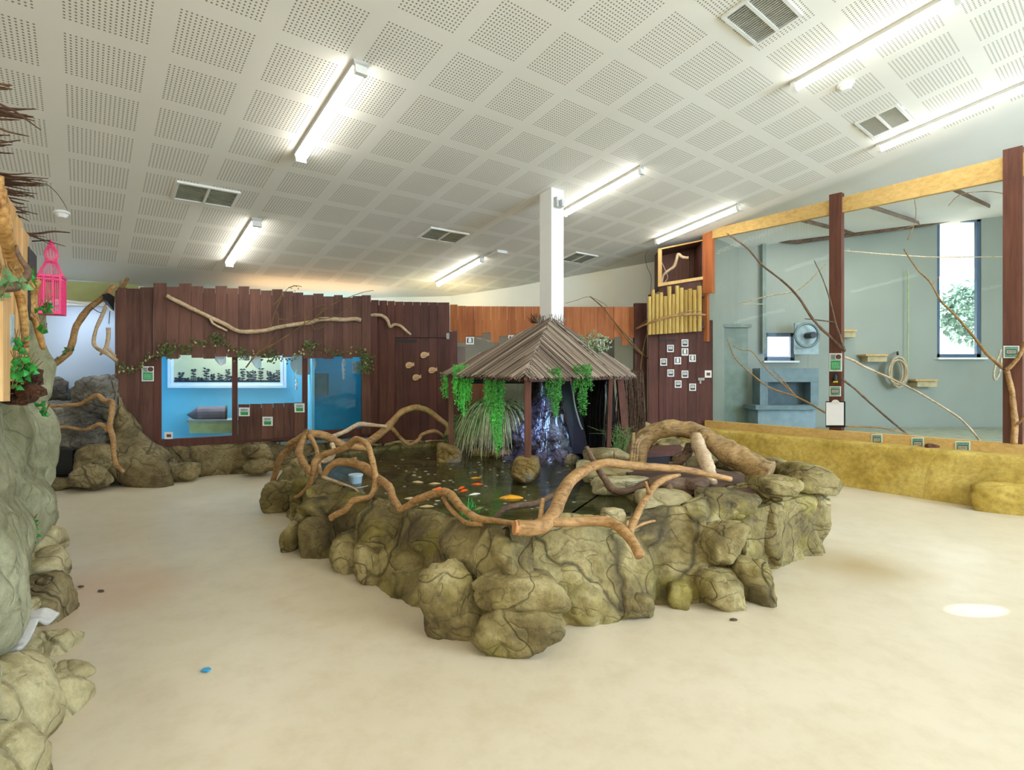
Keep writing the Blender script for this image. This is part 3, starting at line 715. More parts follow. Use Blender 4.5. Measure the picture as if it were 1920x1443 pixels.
text(te, '2023', PL.at(458, 672, -.10), .085, PL.d, M_ink)

def lines_on(pl, parent, x0, x1, y0, y1, n, off, mat=None, seed=1):
    """small illegible print: rows of short dashes"""
    rnd = random.Random(seed); mb = MB(); h = (y1 - y0) / n
    for k in range(n):
        x = x0
        while x < x1 - .3:
            e = min(x1, x + rnd.uniform(.12, .3) * (x1 - x0)); pl.board(mb, x, e, y0 + h * (k + .25), y0 + h * (k + .7), off, .0008, sh=.5); x = e + .05 * (x1 - x0)
    return mb.build('printed_lines', mat or M_ink, parent)
def sign(pl, x0, x1, y0, y1, off, label, style='green', seed=1, group=None):
    w_, h_ = x1 - x0, y1 - y0
    c = pl.at((x0 + x1) / 2, y1, off); o = empty('information_sign', c, label, 'sign', group)
    mb = MB(); pl.board(mb, x0, x1, y0, y1, off + .006, .006); o = mb.build('sign_board', M_paper, o)
    e = off + .0075
    def b(fx0, fx1, fy0, fy1, m, nm, k=0):
        q = MB(); pl.board(q, x0 + w_ * fx0, x0 + w_ * fx1, y0 + h_ * fy0, y0 + h_ * fy1, e + k * .001, .001); return q.build(nm, m, o)
    if style == 'poster':
        b(.06, .94, .05, .95, plain('grey_green_print', 'a9bcb0', .6, var=.15, scale=20, bmp=0), 'tinted_print')
        b(.12, .86, .42, .90, M_green, 'green_panel', 1); lines_on(pl, o, x0 + w_ * .15, x0 + w_ * .5, y0 + h_ * .1, y0 + h_ * .35, 3, e + .002, M_ink, seed)
        lines_on(pl, o, x0 + w_ * .2, x0 + w_ * .8, y0 + h_ * .5, y0 + h_ * .85, 4, e + .003, plain('pale_green_print', '9be0b0', .6, bmp=0), seed + 1)
        c2 = pl.at(x0 + w_ * .72, y0 + h_ * .2, e + .003); r2 = S(w_ * .2, c2.y)
        for rr_, mm, nm, dd in ((r2 * 1.2, M_paper, 'photo_ring', 0), (r2, plain('brown_photo', '6e4a3c', .6, var=.5, scale=40, bmp=0), 'round_photo', .001)):
            q = MB(); q.prism([c2 + pl.n * dd + (pl.d * math.cos(t) + Vector((0, 0, 1)) * math.sin(t)) * rr_ for t in [2 * math.pi * k / 18 for k in range(18)]], -pl.n * .001); q.build(nm, mm, o)
    elif style == 'green':
        b(.1, .9, .1, .55, plain('pale_blue_print', 'c7d3d6', .6, bmp=0), 'pale_print'); b(.15, .85, .5, .88, M_green, 'green_panel', 1)
        lines_on(pl, o, x0 + w_ * .2, x0 + w_ * .8, y0 + h_ * .15, y0 + h_ * .42, 2, e + .002, M_ink, seed)
    elif style == 'teal':
        b(.07, .93, .07, .93, M_teal, 'teal_print'); b(.16, .84, .3, .7, M_ink, 'dark_border', 1); b(.2, .8, .36, .64, plain('cream_print', 'd8d2bd', .6, bmp=0), 'cream_panel', 2)
        lines_on(pl, o, x0 + w_ * .24, x0 + w_ * .76, y0 + h_ * .4, y0 + h_ * .6, 2, e + .004, M_ink, seed)
    elif style == 'bw':
        b(.15, .85, .15, .85, M_ink, 'dark_border'); b(.24, .76, .24, .62, M_paper, 'white_panel', 1)
        lines_on(pl, o, x0 + w_ * .3, x0 + w_ * .7, y0 + h_ * .28, y0 + h_ * .58, 3, e + .003, M_ink, seed)
    elif style == 'outline':
        mbq = MB()
        for fx0, fx1, fy0, fy1 in ((.15, .3, .2, .8), (.7, .85, .2, .8), (.2, .4, .12, .2), (.6, .8, .12, .2), (.2, .8, .74, .8)):
            pl.board(mbq, x0 + w_ * fx0, x0 + w_ * fx1, y0 + h_ * fy0, y0 + h_ * fy1, e, .001, sh=.5)
        mbq.build('dark_border', M_ink, o)
    elif style == 'photo':
        b(.25, .8, .3, .72, plain('brown_photo', '6e4a3c', .6, var=.5, scale=40, bmp=0), 'photo')
    return o
sign(PL, 265.7, 288.5, 686.5, 714.5, .045, 'tall green and white poster with a round photo on the left planks', 'poster', 1)
sign(PL, zx(858), zx(932), zy(952), zy(1010), .054, 'green sign at the left end of the low boards', 'green', 2)
sign(PL, zx(1018), zx(1088), zy(1014), zy(1075), .054, 'green sign set lowest on the low boards, in the middle', 'green', 3)
sign(PL, zx(1235), zx(1303), zy(924), zy(984), .054, 'green sign at the right end of the low boards', 'green', 4)
sign(PL, zx(355), zx(411), zy(1118), zy(1165), .0, 'small white card with a photo in the bottom corner of the left blue window', 'photo', 5)

# ---- branch fixed across the enclosure
def pbranch(pl, pts, rs, off, fx=zx, fy=zy, **k):
    n = len(pts); out = []
    for i, (a, b) in enumerate(pts):
        o_ = off if isinstance(off, (int, float)) else off[i]
        p = pl.at(fx(a), fy(b), o_); r = rs if isinstance(rs, (int, float)) else rs[0] + (rs[1] - rs[0]) * i / (n - 1); out.append((p, r))
    return out
ident = lambda z: z
mb = MB()
mb.tube(pbranch(PL, [(370, 195), (430, 228), (500, 262), (600, 310), (680, 350), (760, 385), (820, 422), (880, 438), (960, 440), (1040, 430), (1120, 410), (1230, 392), (1330, 378), (1400, 358), (1480, 355), (1560, 358), (1640, 352), (1683, 362)], (.030, .036), .12), 9, 4, .12)
mb.tube(pbranch(PL, [(665, 345), (680, 380), (720, 405), (780, 434)], (.022, .014), .13), 7, 4)
simple('bare_branch', mb, M_branchp, 'long pale bare branch fixed across the plank enclosure front', 'branch', smooth=True)
mb = MB(); rnd = random.Random(9)
T = lambda pts, r0=.009, r1=.004, off=.19: mb.tube(pbranch(PL, pts, (r0, r1), off), 5, 4, .15)
T([(905, 682), (990, 580), (1100, 520), (1280, 402), (1380, 340), (1500, 250), (1680, 178), (1770, 160)], .012, .004)
T([(990, 578), (1015, 520), (1045, 480), (1032, 450)]); T([(1000, 575), (1060, 520), (1120, 435)])
T([(1075, 412), (1095, 330), (1130, 245), (1170, 170), (1195, 140)]); T([(1195, 142), (1240, 128), (1285, 135)]); T([(1125, 350), (1180, 360), (1250, 325)])
T([(1300, 385), (1330, 310), (1400, 265), (1450, 255)]); T([(1370, 345), (1440, 350), (1520, 330), (1590, 285)]); T([(1400, 330), (1430, 280), (1480, 290)]); T([(1350, 390), (1380, 430), (1430, 400), (1450, 370)])
T([(1090, 260), (1130, 220), (1150, 180)]); T([(1110, 300), (1125, 330), (1125, 390)])
for _ in range(24):
    a, b = rnd.choice([(1230, 135), (1450, 260), (1590, 290), (1150, 200), (1420, 380)]); p = PL.at(zx(a + rnd.gauss(0, 30)), zy(b + rnd.gauss(0, 14)), .2)
    leaf(mb, p, (rnd.gauss(0, 1), -.3, rnd.gauss(0, 1)), (0, -1, .2), .035, .014)
simple('dry_twigs', mb, M_twig, 'thin dry twigs crossing in front of the long pale branch', 'twig')
# ivy garland
gv = empty('ivy_garland', PL.xz(450, 1.65, .1), 'faded ivy garland draped along the valance of the plank enclosure', 'garland')
gp = [(45, 685), (110, 700), (170, 690), (215, 650), (240, 608), (330, 602), (350, 575), (380, 555), (460, 545), (530, 538), (600, 530), (680, 505), (720, 488), (790, 540), (850, 578), (900, 600), (1000, 590), (1080, 600), (1150, 612), (1220, 618), (1290, 582), (1340, 525), (1420, 560), (1500, 580), (1600, 580), (1680, 562), (1730, 580), (1722, 640), (1718, 690)]
path = pbranch(PL, gp, .005, .115); mb = MB(); mb.tube(path, 5, 4, 0); mb.build('stem', M_twig, gv)
mb, mf = MB(), MB(); rnd = random.Random(3)
dens = [(380, 14), (720, 10), (1340, 12), (1720, 26), (1700, 10), (60, 4), (1080, 12), (520, 5), (860, 6)]
cps = [p for p, r in path]
for k in range(len(cps) - 1):
    for _ in range(11):
        t = rnd.random(); p = cps[k].lerp(cps[k + 1], t) + Vector((rnd.gauss(0, .022), -abs(rnd.gauss(0, .015)), rnd.gauss(0, .028)))
        leaf(mb if rnd.random() < .8 else mf, p, (rnd.gauss(0, 1), -.4, rnd.gauss(-.4, 1)), (0, -1, 0), rnd.uniform(.03, .06), rnd.uniform(.02, .035))
for xx, n_ in dens:
    yy = min(gp, key=lambda g: abs(g[0] - xx))[1]; c = PL.at(zx(xx), zy(yy), .13)
    for _ in range(n_ * 3):
        p = c + PL.d * rnd.gauss(0, .06) + Vector((0, 0, rnd.gauss(0, .06))); leaf(mb, p, (rnd.gauss(0, 1), -.4, rnd.gauss(-.4, 1)), (0, -1, 0), .05, .035)
mb.build('leaves', M_lichen, gv); mf.build('pale_leaves', plain('faded_leaf', 'cdbf8f', .7, var=.2), gv)
# branch ends and twigs peeping over the enclosure's left end, seen against the ceiling
mb = MB(); mb.tube(bpath([(222, 548, 7.7), (232, 535, 7.7), (240, 521, 7.7)], 3), 6, 3); mb.tube(bpath([(217, 548, 7.7), (224, 538, 7.7), (227, 525, 7.7)], 1.5), 5, 3); mb.tube(bpath([(228, 542, 7.7), (252, 543, 7.7), (262, 548, 7.75)], 1.5), 5, 3)
simple('bare_branch', mb, M_branch, 'short branch tips poking above the left corner of the plank enclosure', 'branch')

# ================================================================== PLANK WALL WITH DOOR (middle)
PD = Plane((-2.43, 9.18), (-1.115, 9.5)); yx = lambda z: 660 + z * .3021; yy_ = lambda z: 520 + z * .3021
pw = empty('plank_partition', (-1.8, 9.3, 0), 'dark brown plank wall around the door with four fish', 'partition')
mb = MB(); e = [118, 168, 220, 268]
for k in range(3): PD.board(mb, yx(e[k]), yx(e[k + 1] - 2), yy_(140 + k * 3), 872, 0, .03)
e = [268, 323, 378, 426, 478, 530, 606]
for k in range(6): PD.board(mb, yx(e[k]), yx(e[k + 1] - 2), yy_(150 + k), yy_(372), 0, .03)
PD.board(mb, 697, 703, 570, 872, .02, .06)
PL.board(mb, 694, 707, 566, 868, -.01, .05); PD.board(mb, 690, 741, 572, 872, -.035, .02); PD.board(mb, 739, 843, 572, 633, -.035, .02)
mb.build('plank_cladding', M_dark2, pw)
mb = MB(); PD.board(mb, yx(609), yx(652), yy_(335), 870, -.05, .1); mb.build('door_post', M_dark2, pw)
dr = MB(); e = [268, 317, 365, 422, 476, 528, 604]
for k in range(6): PD.board(dr, yx(e[k]), yx(e[k + 1] - 1.2), yy_(377), 870, -.012, .035)
d1 = st(dr.build('door_1', M_dark2))
mb = MB(); PD.board(mb, yx(268), yx(402), yy_(386), yy_(402), .004, .012)
for k in range(5): PD.board(mb, yx(285 + k * 26), yx(290 + k * 26), yy_(391), yy_(397), .009, .006)
mb.build('strap_hinge', M_black, d1)
mb = MB(); PD.board(mb, 738, 846, 632, 872, -.052, .02); mb.build('door_backing', M_dark2, d1)
mb = MB(); PD.board(mb, yx(586), yx(604), yy_(345), yy_(382), .02, .02); mb.build('bolt', M_steel, d1)
for k, (cx0, cy0, lb) in enumerate(((796, 665, 'topmost of the four cream wooden fish on the dark door'), (768, 684, 'leftmost of the four cream wooden fish on the dark door'), (811, 693.5, 'rightmost of the four cream wooden fish on the dark door'), (781, 707, 'lowest of the four cream wooden fish on the dark door'))):
    fo_ = empty('wooden_fish', PD.at(cx0, cy0, 0), lb, 'fish decoration')
    mb = MB(); pts = []
    for t in range(20):
        a_ = 2 * math.pi * t / 20; x_ = math.cos(a_) * 7.6; y_ = -math.sin(a_) * 5.6 * (1 - .25 * math.cos(a_)) + x_ * -.12
        pts.append(PD.at(cx0 + x_, cy0 + y_, .035))
    mb.prism(pts, -PD.n * .01, .5); mb.build('body', plain('cream_wood', 'd9b88c', .6, var=.06), fo_)
    mb = MB(); mb.prism([PD.at(cx0 + 5, cy0 - 1, .036), PD.at(cx0 + 8.5, cy0 - 6, .036), PD.at(cx0 + 8.8, cy0 + 2.5, .036)], -PD.n * .01); mb.build('tail', plain('cream_wood', 'd9b88c', .6, var=.06), fo_)
    mb = MB()
    for q in range(-2, 4): PD.board(mb, cx0 + q * 1.5 - .3, cx0 + q * 1.5 + .3, cy0 - 2.2, cy0 + .8, .038, .002, sh=.5)
    PD.board(mb, cx0 - 5.5, cx0 + 4.5, cy0 + 1.6, cy0 + 3.4, .038, .002, sh=.5)
    mb.build('burnt_marks', plain('pinkish_mark', 'b5745a', .6, bmp=0), fo_)
mb = MB(); mb.tube(pbranch(PD, [(60, 258), (118, 236), (180, 235), (215, 258), (238, 305), (262, 292), (300, 300), (330, 325), (366, 356)], (.034, .02), .09, yx, yy_), 8, 4, .14)
simple('bare_branch', mb, M_branchp, 'short kinked branch fixed above the door with four fish', 'branch', smooth=True)

# ================================================================== ORANGE VALANCE EXHIBIT (behind the hut)
PO = Plane((-1.13, 9.6), (2.35, 9.6))
oe = empty('glazed_exhibit', (.6, 9.9, 0), 'glass-fronted exhibit under orange planks behind the thatched hut', 'animal enclosure')
mb = MB(); e = [608, 655, 707, 760, 810, 862, 913, 963, 1017, 1072, 1122, 1170]; tp = [168, 176, 178, 178, 179, 179, 179, 180, 180, 180, 180]; bt = [332, 402, 363, 366, 344, 402, 366, 355, 362, 372, 380]
for k in range(11): PO.board(mb, yx(e[k] + .6), yx(e[k + 1] - .6), yy_(tp[k]), yy_(bt[k]), .03 + U(0, .01), .022)
e = [1170, 1215, 1265, 1322, 1372, 1422, 1477, 1525, 1575, 1625, 1675, 1722, 1771]; bt = [380, 380, 560, 520, 480, 440, 420, 372, 386, 370, 420, 374]
for k in range(12): PO.board(mb, yx(e[k] + .6), yx(e[k + 1] - .6), yy_(182), yy_(bt[k]), .03 + U(0, .01), .022)
mb.build('valance', M_orange, oe)
M_tan = plain('grey_green_render', '77705a', .8, var=.15, scale=3)
mb = MB(); PO.board(mb, 848, 1215, 600, 870, -1.1, .05); mb.build('back_wall', M_tan, oe)
mb = MB(); PO.board(mb, 848, 1210, 840, 880, .0, .2); mb.build('plinth', M_dark2, oe)
mb = MB(); PO.board(mb, 856, 1195, 620, 845, 0, .006); mb.build('window_pane', glass('exhibit_glass', (.9, .92, .88), .02, .7), oe)
mb = MB(); PO.board(mb, 856, 872, 650, 845, -.03, .05); mb.build('post', M_post, oe)
mb = MB(); PO.board(mb, 1190, 1213, 568, 870, .06, .1); mb.build('post', M_dark2, oe)
mb = MB(); PO.board(mb, 872, 930, 718, 752, -.4, .04); PO.board(mb, 872, 930, 752, 765, -.25, .3); mb.build('shelf', wood('red_board', '8a4a30', 'ab6544'), oe)
mb = MB(); PO.board(mb, 856, 1190, 771, 790, .03, .05); mb.build('rail', M_dark2, oe)
sign(PO, 873.6, 888.6, 631.5, 645.5, .04, 'small grey sign under the orange planks, leftmost one', 'outline', 11)
sign(PO, 953, 968, 628, 642, .04, 'small grey sign half hidden by the left slope of the thatched roof', 'outline', 12)
sign(PO, 1121, 1134, 636, 650, .04, 'small grey sign beside the pale leafy plant on the thatched roof', 'outline', 13)
rnd = random.Random(21)
mb = MB()
for a in range(9):
    x_ = rnd.uniform(865, 1180); mb.tube([(PO.at(x_, rnd.uniform(640, 700), -.3), .008), (PO.at(x_ + rnd.uniform(-20, 20), rnd.uniform(700, 740), -.45), .012), (PO.at(x_ + rnd.uniform(-40, 40), 800, -.5), .014)], 5, 4)
mb.tube([(PO.at(866, 632, -.15), .014), (PO.at(897, 634, -.3), .016), (PO.at(925, 642, -.4), .012)], 6, 4)
simple('perch_twigs', mb, M_branchp, 'thin pale twigs inside the glazed exhibit behind the hut', 'twig')
# crossed sticks and twig wisps right of the orange planks
mb = MB()
for pts in ([(1478, 118), (1560, 190), (1640, 290), (1700, 355), (1790, 460), (1858, 518)], [(1640, 290), (1720, 400), (1800, 480)], [(1770, 318), (1830, 265), (1860, 240)], [(1835, 325), (1815, 410), (1796, 520), (1790, 602)], [(1325, 160), (1400, 140), (1470, 120), (1560, 160), (1590, 190)]):
    mb.tube([(PO.at(yx(a), yy_(b), .14 if k_ else .08), .011 if pts[0][0] != 1325 else .004) for k_, (a, b) in enumerate(pts)], 5, 4, .2)
simple('crossed_sticks', mb, M_twig, 'thin crossed sticks leaning over the right end of the orange planks', 'stick')
mb = MB(); mb.tube([(W(1193, 616, 9.35), .014), (W(1215, 606, 9.1), .02), (W(1240, 598, 9.0), .024), (W(1265, 592, 8.98), .024), (W(1290, 589, 8.98), .02), (W(1323, 590, 9.0), .016)], 8, 4, .14); mb.tube([(W(1258, 593, 8.98), .012), (W(1290, 583, 8.98), .01), (W(1315, 583, 9.0), .007)], 6, 4)
simple('bare_branch', mb, M_branch, 'curved branch fixed across the upright yellow logs', 'branch', smooth=True)

# ================================================================== RIGHT DOOR, LOG FENCE, OPEN BOX
PR = Plane((2.42, 9.33), (3.43, 9.24)); xx8 = lambda z: 1180 + z * .3465; yy8 = lambda z: 400 + z * .3465
dr = MB(); e = [1216, 1236, 1249, 1262, 1274, 1289, 1306, 1337]
for k in range(7): PR.board(dr, e[k], e[k + 1] - .4, 600, 868, 0 if k else -.02, .035)
d2 = st(dr.build('door_2', M_dark2))
mb = MB(); PR.board(mb, 1237, 1268, 636, 640, .012, .012); mb.build('strap_hinge', M_black, d2)
mb = MB(); PR.board(mb, 1309, 1321, 708, 713, .03, .03); PR.board(mb, 1312, 1315, 713, 719, .02, .012); mb.build('latch', M_steel, d2)
names = [(335, 478, 'bw', 'small white sign on the right-hand door, upper left, above the leftmost one'), (580, 385, 'bw', 'small white sign highest on the right-hand door'), (580, 537, 'outline', 'small white sign directly under the highest one on the right-hand door'),
         (708, 643, 'outline', 'small white sign with empty outline, right of the upper pair on the right-hand door'), (458, 685, 'outline', 'small white sign with two dark dots, centre left of the right-hand door'), (220, 708, 'bw', 'leftmost small white sign on the right-hand door'),
         (340, 893, 'bw', 'small white sign below and right of the leftmost one on the right-hand door'), (580, 913, 'bw', 'small white sign in the middle of the right-hand door, left of the latch'), (465, 1080, 'bw', 'small white sign low on the right-hand door, left of the lowest'), (710, 1133, 'bw', 'lowest small white sign on the right-hand door'), (973, 910, 'photo', 'small white picture card right above the latch of the right-hand door')]
for k, (a, b, sty, lb) in enumerate(names):
    cx0, cy0 = 1220 + a * .1109, 600 + b * .1109; sign(PR, cx0 - 6.3, cx0 + 6.3, cy0 - 6.8, cy0 + 6.8, .008, lb, sty, 30 + k, 'small signs on the right-hand door')
lf = empty('log_fence', (2.95, 9.15, 1.9), 'row of upright yellow logs above the right-hand door', 'fence')
le = [(98, 118, 450), (118, 138, 412), (138, 160, 438), (160, 182, 428), (182, 205, 448), (205, 227, 395), (227, 247, 437), (247, 269, 392), (270, 293, 403), (293, 315, 415), (317, 339, 408), (341, 363, 415), (366, 391, 393)]
for k, (a, b, t) in enumerate(le):
    mb = MB(); cx0 = xx8((a + b) / 2); r_ = S((b - a) * .3465 / 2, 9.15) * 1.02
    p0, p1 = PR.at(cx0, yy8(657 - k * 1.6), .12), PR.at(cx0, yy8(t), .12)
    mb.tube([(p0, r_), (p0.lerp(p1, .5), r_ * .97), (p1, r_)], 12, 4, .04); mb.build('log', M_log, lf)
mb = MB(); PR.board(mb, 1216, 1322, 552, 556, .06, .06); PR.board(mb, 1216, 1322, 610, 615, .06, .06); mb.build('rail', M_dark2, lf)
nb = empty('nest_box', (3.1, 9.3, 2.9), 'open-fronted dark wooden box with yellow frame above the log fence', 'nest box')
mb = MB(); q = lambda x_, y_, o_: PR.at(x_, y_, o_)
mb.prism([q(1236, 470, -.55), q(1320, 450, -.55), q(1320, 540, -.55), q(1236, 540, -.55)], -PR.n * .03)
mb.prism([q(1238, 470, 0), q(1238, 540, 0), q(1238, 540, 0) - PR.n * .56, q(1238, 470, 0) - PR.n * .56], PR.d * .03)
mb.prism([q(1316, 452, 0), q(1316, 540, 0), q(1316, 540, 0) - PR.n * .56, q(1316, 452, 0) - PR.n * .56], PR.d * .03)
mb.prism([q(1238, 469, 0), q(1318, 452, 0), q(1318, 452, 0) - PR.n * .56, q(1238, 469, 0) - PR.n * .56], (0, 0, .03))
mb.prism([q(1238, 534, 0), q(1318, 522, 0), q(1318, 522, 0) - PR.n * .56, q(1238, 534, 0) - PR.n * .56], (0, 0, -.03))
mb.prism([q(1236, 534, -.02), q(1317, 519, -.02), q(1317, 560, -.02), q(1236, 560, -.02)], -PR.n * .03)
mb.prism([q(1294, 462, -.50), q(1298, 462, -.50), q(1298, 535, -.50), q(1294, 535, -.50)], -PR.n * .03)
mb.build('box_shell', M_dark, nb)
mb = MB(); PR.board(mb, 1234, 1241, 468, 536, .03, .05); PR.board(mb, 1234, 1318, 531, 537, .035, .05, 518, 523.5); PR.board(mb, 1234, 1318, 466, 468.5, .03, .04, 449, 451); mb.build('frame', M_pinez, nb)
mb = MB(); mb.tube([(PR.at(1241, 531, -.1), .02), (PR.at(1245, 514, -.12), .022), (PR.at(1263, 500, -.1), .026), (PR.at(1268, 488, -.06), .026), (PR.at(1272, 477, -.03), .03), (PR.at(1280, 482, 0), .026), (PR.at(1291, 483, .04), .024)], 8, 5)
mb.tube([(PR.at(1240, 490, -.05), .006), (PR.at(1247, 505, -.05), .006), (PR.at(1252, 520, -.05), .006), (PR.at(1246, 529, -.04), .006)], 5, 4)
simple('bare_branch', mb, M_branchp, 'crooked pale branch standing in the open wooden box', 'branch', smooth=True)
mb = MB(); mb.tube([(W(1219, 558, 9.5), .004), (W(1221, 520, 9.5), .004), (W(1213, 500, 9.5), .004), (W(1210, 478, 9.5), .003), (W(1216, 470, 9.5), .003)], 4, 4, 0); simple('thin_cable', mb, M_black, 'thin dark cable curling up the wall left of the open wooden box', 'cable')

# ================================================================== GLAZED AVIARY (right)
PE = Plane((5.88, 6.0), (3.43, 9.22))
ga = empty('glazed_aviary', (4.6, 7.6, .6), 'tall glazed aviary with yellow timber beams and brown posts', 'aviary')
def eb(name, mat, x0, x1, t0, b0, off, th, t1, b1, sh=.5):
    mb = MB(); PE.board(mb, x0, x1, t0, b0, off, th, t1, b1, sh); return mb.build(name, mat, ga)
lt = lambda x: 431 - .2475 * (x - 1330); lb_ = lambda x: lt(x) + 17 + .045 * (x - 1330)
for a, b in ((1334, 1555), (1577, 1880), (1917, 2020)): eb('top_beam', M_pine, a, b, lt(a), lb_(a), .02, .07, lt(b), lb_(b))
bt0 = lambda x: 788 + .0757 * (x - 1322); bb0 = lambda x: 804 + .098 * (x - 1325)
eb('bottom_beam', M_pine, 1321, 2050, bt0(1321), bb0(1321), .06, .1, bt0(2050), bb0(2050))
eb('corner_post', wood('orange_stained_post', 'a2572f', 'c4763f'), 1317, 1335, 424, 549, .03, .09, 426, 549)
eb('corner_post', M_orange, 1317, 1326, 549, 640, .02, .07, 549, 640)
eb('post', M_post, 1554.5, 1577.5, 365, 806, .05, .1, 360, 807)
eb('post', M_post, 1880, 1917, 281, 832, .05, .1, 272, 834)
for a, b in ((1335, 1555), (1577, 1880), (1917, 2045)):
    mb = MB(); PE.board(mb, a, b, lb_(a), bt0(a) + 1, -.04, .006, lb_(b), bt0(b) + 1); mb.build('window_pane', M_glass, ga)
# fine wire mesh on the nearest-corner pane
mb = MB()
q0, q1 = PE.at(1337, 450, -.06), PE.at(1554, 400, -.06)
for k in range(0, 90):
    t = k / 89; p = q0.lerp(q1, t); mb.box((p.x, p.y, 2.75), (.0014, .0014, 2.3 - .0 * t), sh=.5)
mb.build('wire_mesh', M_steel, ga)
# roof battens: from top beam back to the rear wall
for xf, yf, xb, yb in ((1475, 405, 1600, 437), (1605, 378, 1727, 418), (1757, 340, 1868, 392), (1930, 300, 2010, 345)):
    a = PE.at(xf, yf, -.04); b = W(xb, yb, YB - .03); mb = MB(); mb.tube([(a, .038), (b, .038)], 4, 1, 0); mb.build('roof_batten', M_branchd, ga)
mb = MB(); a = W(1432, 447, YB - .06); b = W(1493, 453, YB - .06); c = W(1727, 421, YB - .06); d = W(1930, 382, YB - .06); mb.tube([(a, .05), (b, .05), (c, .05), (d, .05)], 4, 1, 0); mb.build('wall_plate', M_branchd, ga)
# inner partition and green cabinet
mb = MB(); p0 = PE.at(1338, 700, -.1); 
p0 = Vector((3.50, 9.30, 0)); p1 = Vector((4.42, 10.25, 0)); hz = ceilz(3.5, 9.3)
mb.prism([p0, p1, p1 + Vector((0, 0, ceilz(*p1.xy))), p0 + Vector((0, 0, hz))], Vector((-.05, .05, 0))); mb.build('partition', M_sage, ga)
mb = MB(); p = W(1431, 500, YB - .05); mb.box((p.x, p.y, 3.1), (.07, .1, 2.3)); mb.build('pilaster', plain('sage_dark', '78877a', .6), ga)
mb = MB(); mb.box((4.05, 10.0, 1.25), (.75, .4, 2.3)); mb.box((4.05, 9.98, 2.44), (.85, .46, .06)); mb.build('sage_cupboard', plain('sage_dark', '78877a', .6), ga)
mb = MB(); p = W(1386, 710, 9.9); mb.box((p.x, p.y, 1.45), (.06, .06, 1.8)); mb.build('door_jamb', plain('slate_jamb', '56636b', .5), ga)
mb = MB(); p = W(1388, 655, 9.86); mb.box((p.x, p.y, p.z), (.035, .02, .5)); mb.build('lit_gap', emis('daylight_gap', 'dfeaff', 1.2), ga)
# floor of aviary behind kerb
mb = MB(); mb.add([(3.5, 9.35, .5), (6.3, 5.7, .5), (10.9, 5.7, .5), (10.9, 10.25, .5), (3.9, 10.25, .5)], [(0, 1, 2, 3, 4)]); mb.build('raised_floor', plain('aviary_floor', '9aa08c', .7, var=.15), ga)
# inside furniture
cab = empty('dresser', W(1480, 790, 9.6), 'grey-blue painted cabinet with open top inside the aviary', 'cabinet'); M_cab = plain('grey_blue_paint', '6f8285', .6, var=.1)
def wb(mb, x0, x1, y0, y1, Y, th): mb.prism([W(x0, y0, Y), W(x1, y0, Y), W(x1, y1, Y), W(x0, y1, Y)], (0, th, 0), .5)
mb = MB(); wb(mb, 1417, 1533, 760, 768, 9.3, .6); mb.build('worktop', M_cab, cab)
mb = MB(); wb(mb, 1421, 1529, 768, 815, 9.4, .5); mb.build('body', plain('grey_blue_paint_light', '8a9da0', .6, var=.08), cab)
mb = MB(); wb(mb, 1425, 1440, 690, 760, 9.5, .3); wb(mb, 1520, 1535, 690, 760, 9.5, .3); wb(mb, 1425, 1535, 690, 716, 9.48, .3); mb.build('hutch_frame', M_cab, cab)
mb = MB(); wb(mb, 1440, 1520, 716, 760, 9.75, .03); mb.build('hutch_back', plain('slate_back', '55666a', .7), cab)
wh = empty('running_wheel', W(1513, 652, 9.6), 'grey ring-shaped running wheel mounted right of the small window', 'wheel'); c = W(1513, 628, 9.75)
mb = MB(); mb.tube([(c + Vector((math.cos(t), 0, math.sin(t))) * S(22, 9.75), .028) for t in [2 * math.pi * k / 16 for k in range(17)]], 8, 3, 0); mb.build('rim', plain('grey_pipe', '6e7f80', .4), wh, smooth=True)
mb = MB(); mb.box(c + Vector((.1, .2, -.05)), (.45, .04, .6)); mb.build('backboard', plain('pale_blue_board', '9fb3b4', .5), wh)
mb = MB(); mb.tube([(c + Vector((.1, -.05, 0)), .06), (c + Vector((.1, .2, 0)), .06)], 12, 1, 0); mb.build('hub', M_black, wh)
def shelf(x0, x1, y0, y1, lb):
    o = empty('wall_shelf', W((x0 + x1) / 2, y1, 10.2), lb, 'shelf'); mb = MB(); wb(mb, x0, x1, y0, y0 + 3, 10.02, .27); mb.build('top_board', M_pinez, o)
    mb = MB(); wb(mb, x0 + 3, x1 - 3, y0 + 3, y1, 10.1, .19); mb.build('box', plain('pale_ply', 'bfae84', .7), o)
shelf(1578, 1607, 618, 632, 'small pine ledge just right of the middle brown post'); shelf(1624, 1666, 664, 678, 'pine ledge left of the coiled rope'); shelf(1717, 1760, 711, 725, 'pine ledge lowest on the green wall, right of the coiled rope')
rp = empty('rope_coil', W(1683, 740, 10.1), 'coiled pale rope hanging on the green aviary wall', 'rope'); rnd = random.Random(4)
for k in range(9):
    mb = MB(); a_ = rnd.uniform(.55, 1.0); h_ = rnd.uniform(.75, 1.05); cx0 = 1683 + rnd.uniform(-3, 3)
    mb.tube([(W(cx0 + 18 * a_ * math.sin(t), 698 - 30 * h_ * math.cos(t) * (1 if math.cos(t) > 0 else .95), 10.15 - .01 * k), .016) for t in [2 * math.pi * q / 12 for q in range(13)]], 6, 3, .03); mb.build('rope_loop', M_rope, rp)
mb = MB(); mb.tube([(W(1683, 664, 10.12), .02), (W(1683, 660, 10.27), .02)], 8, 1, 0); mb.build('hook', M_black, rp)
mb = MB(); mb.tube([(W(1702, 700, 10.2), .012), (W(1703, 520, 10.2), .012), (W(1698, 517, 10.2), .012)], 6, 2, 0); simple('hanging_pipe', mb, plain('sage_pipe', '9fae7a', .6), 'slim pale vertical pipe on the wall above the coiled rope', 'pipe')
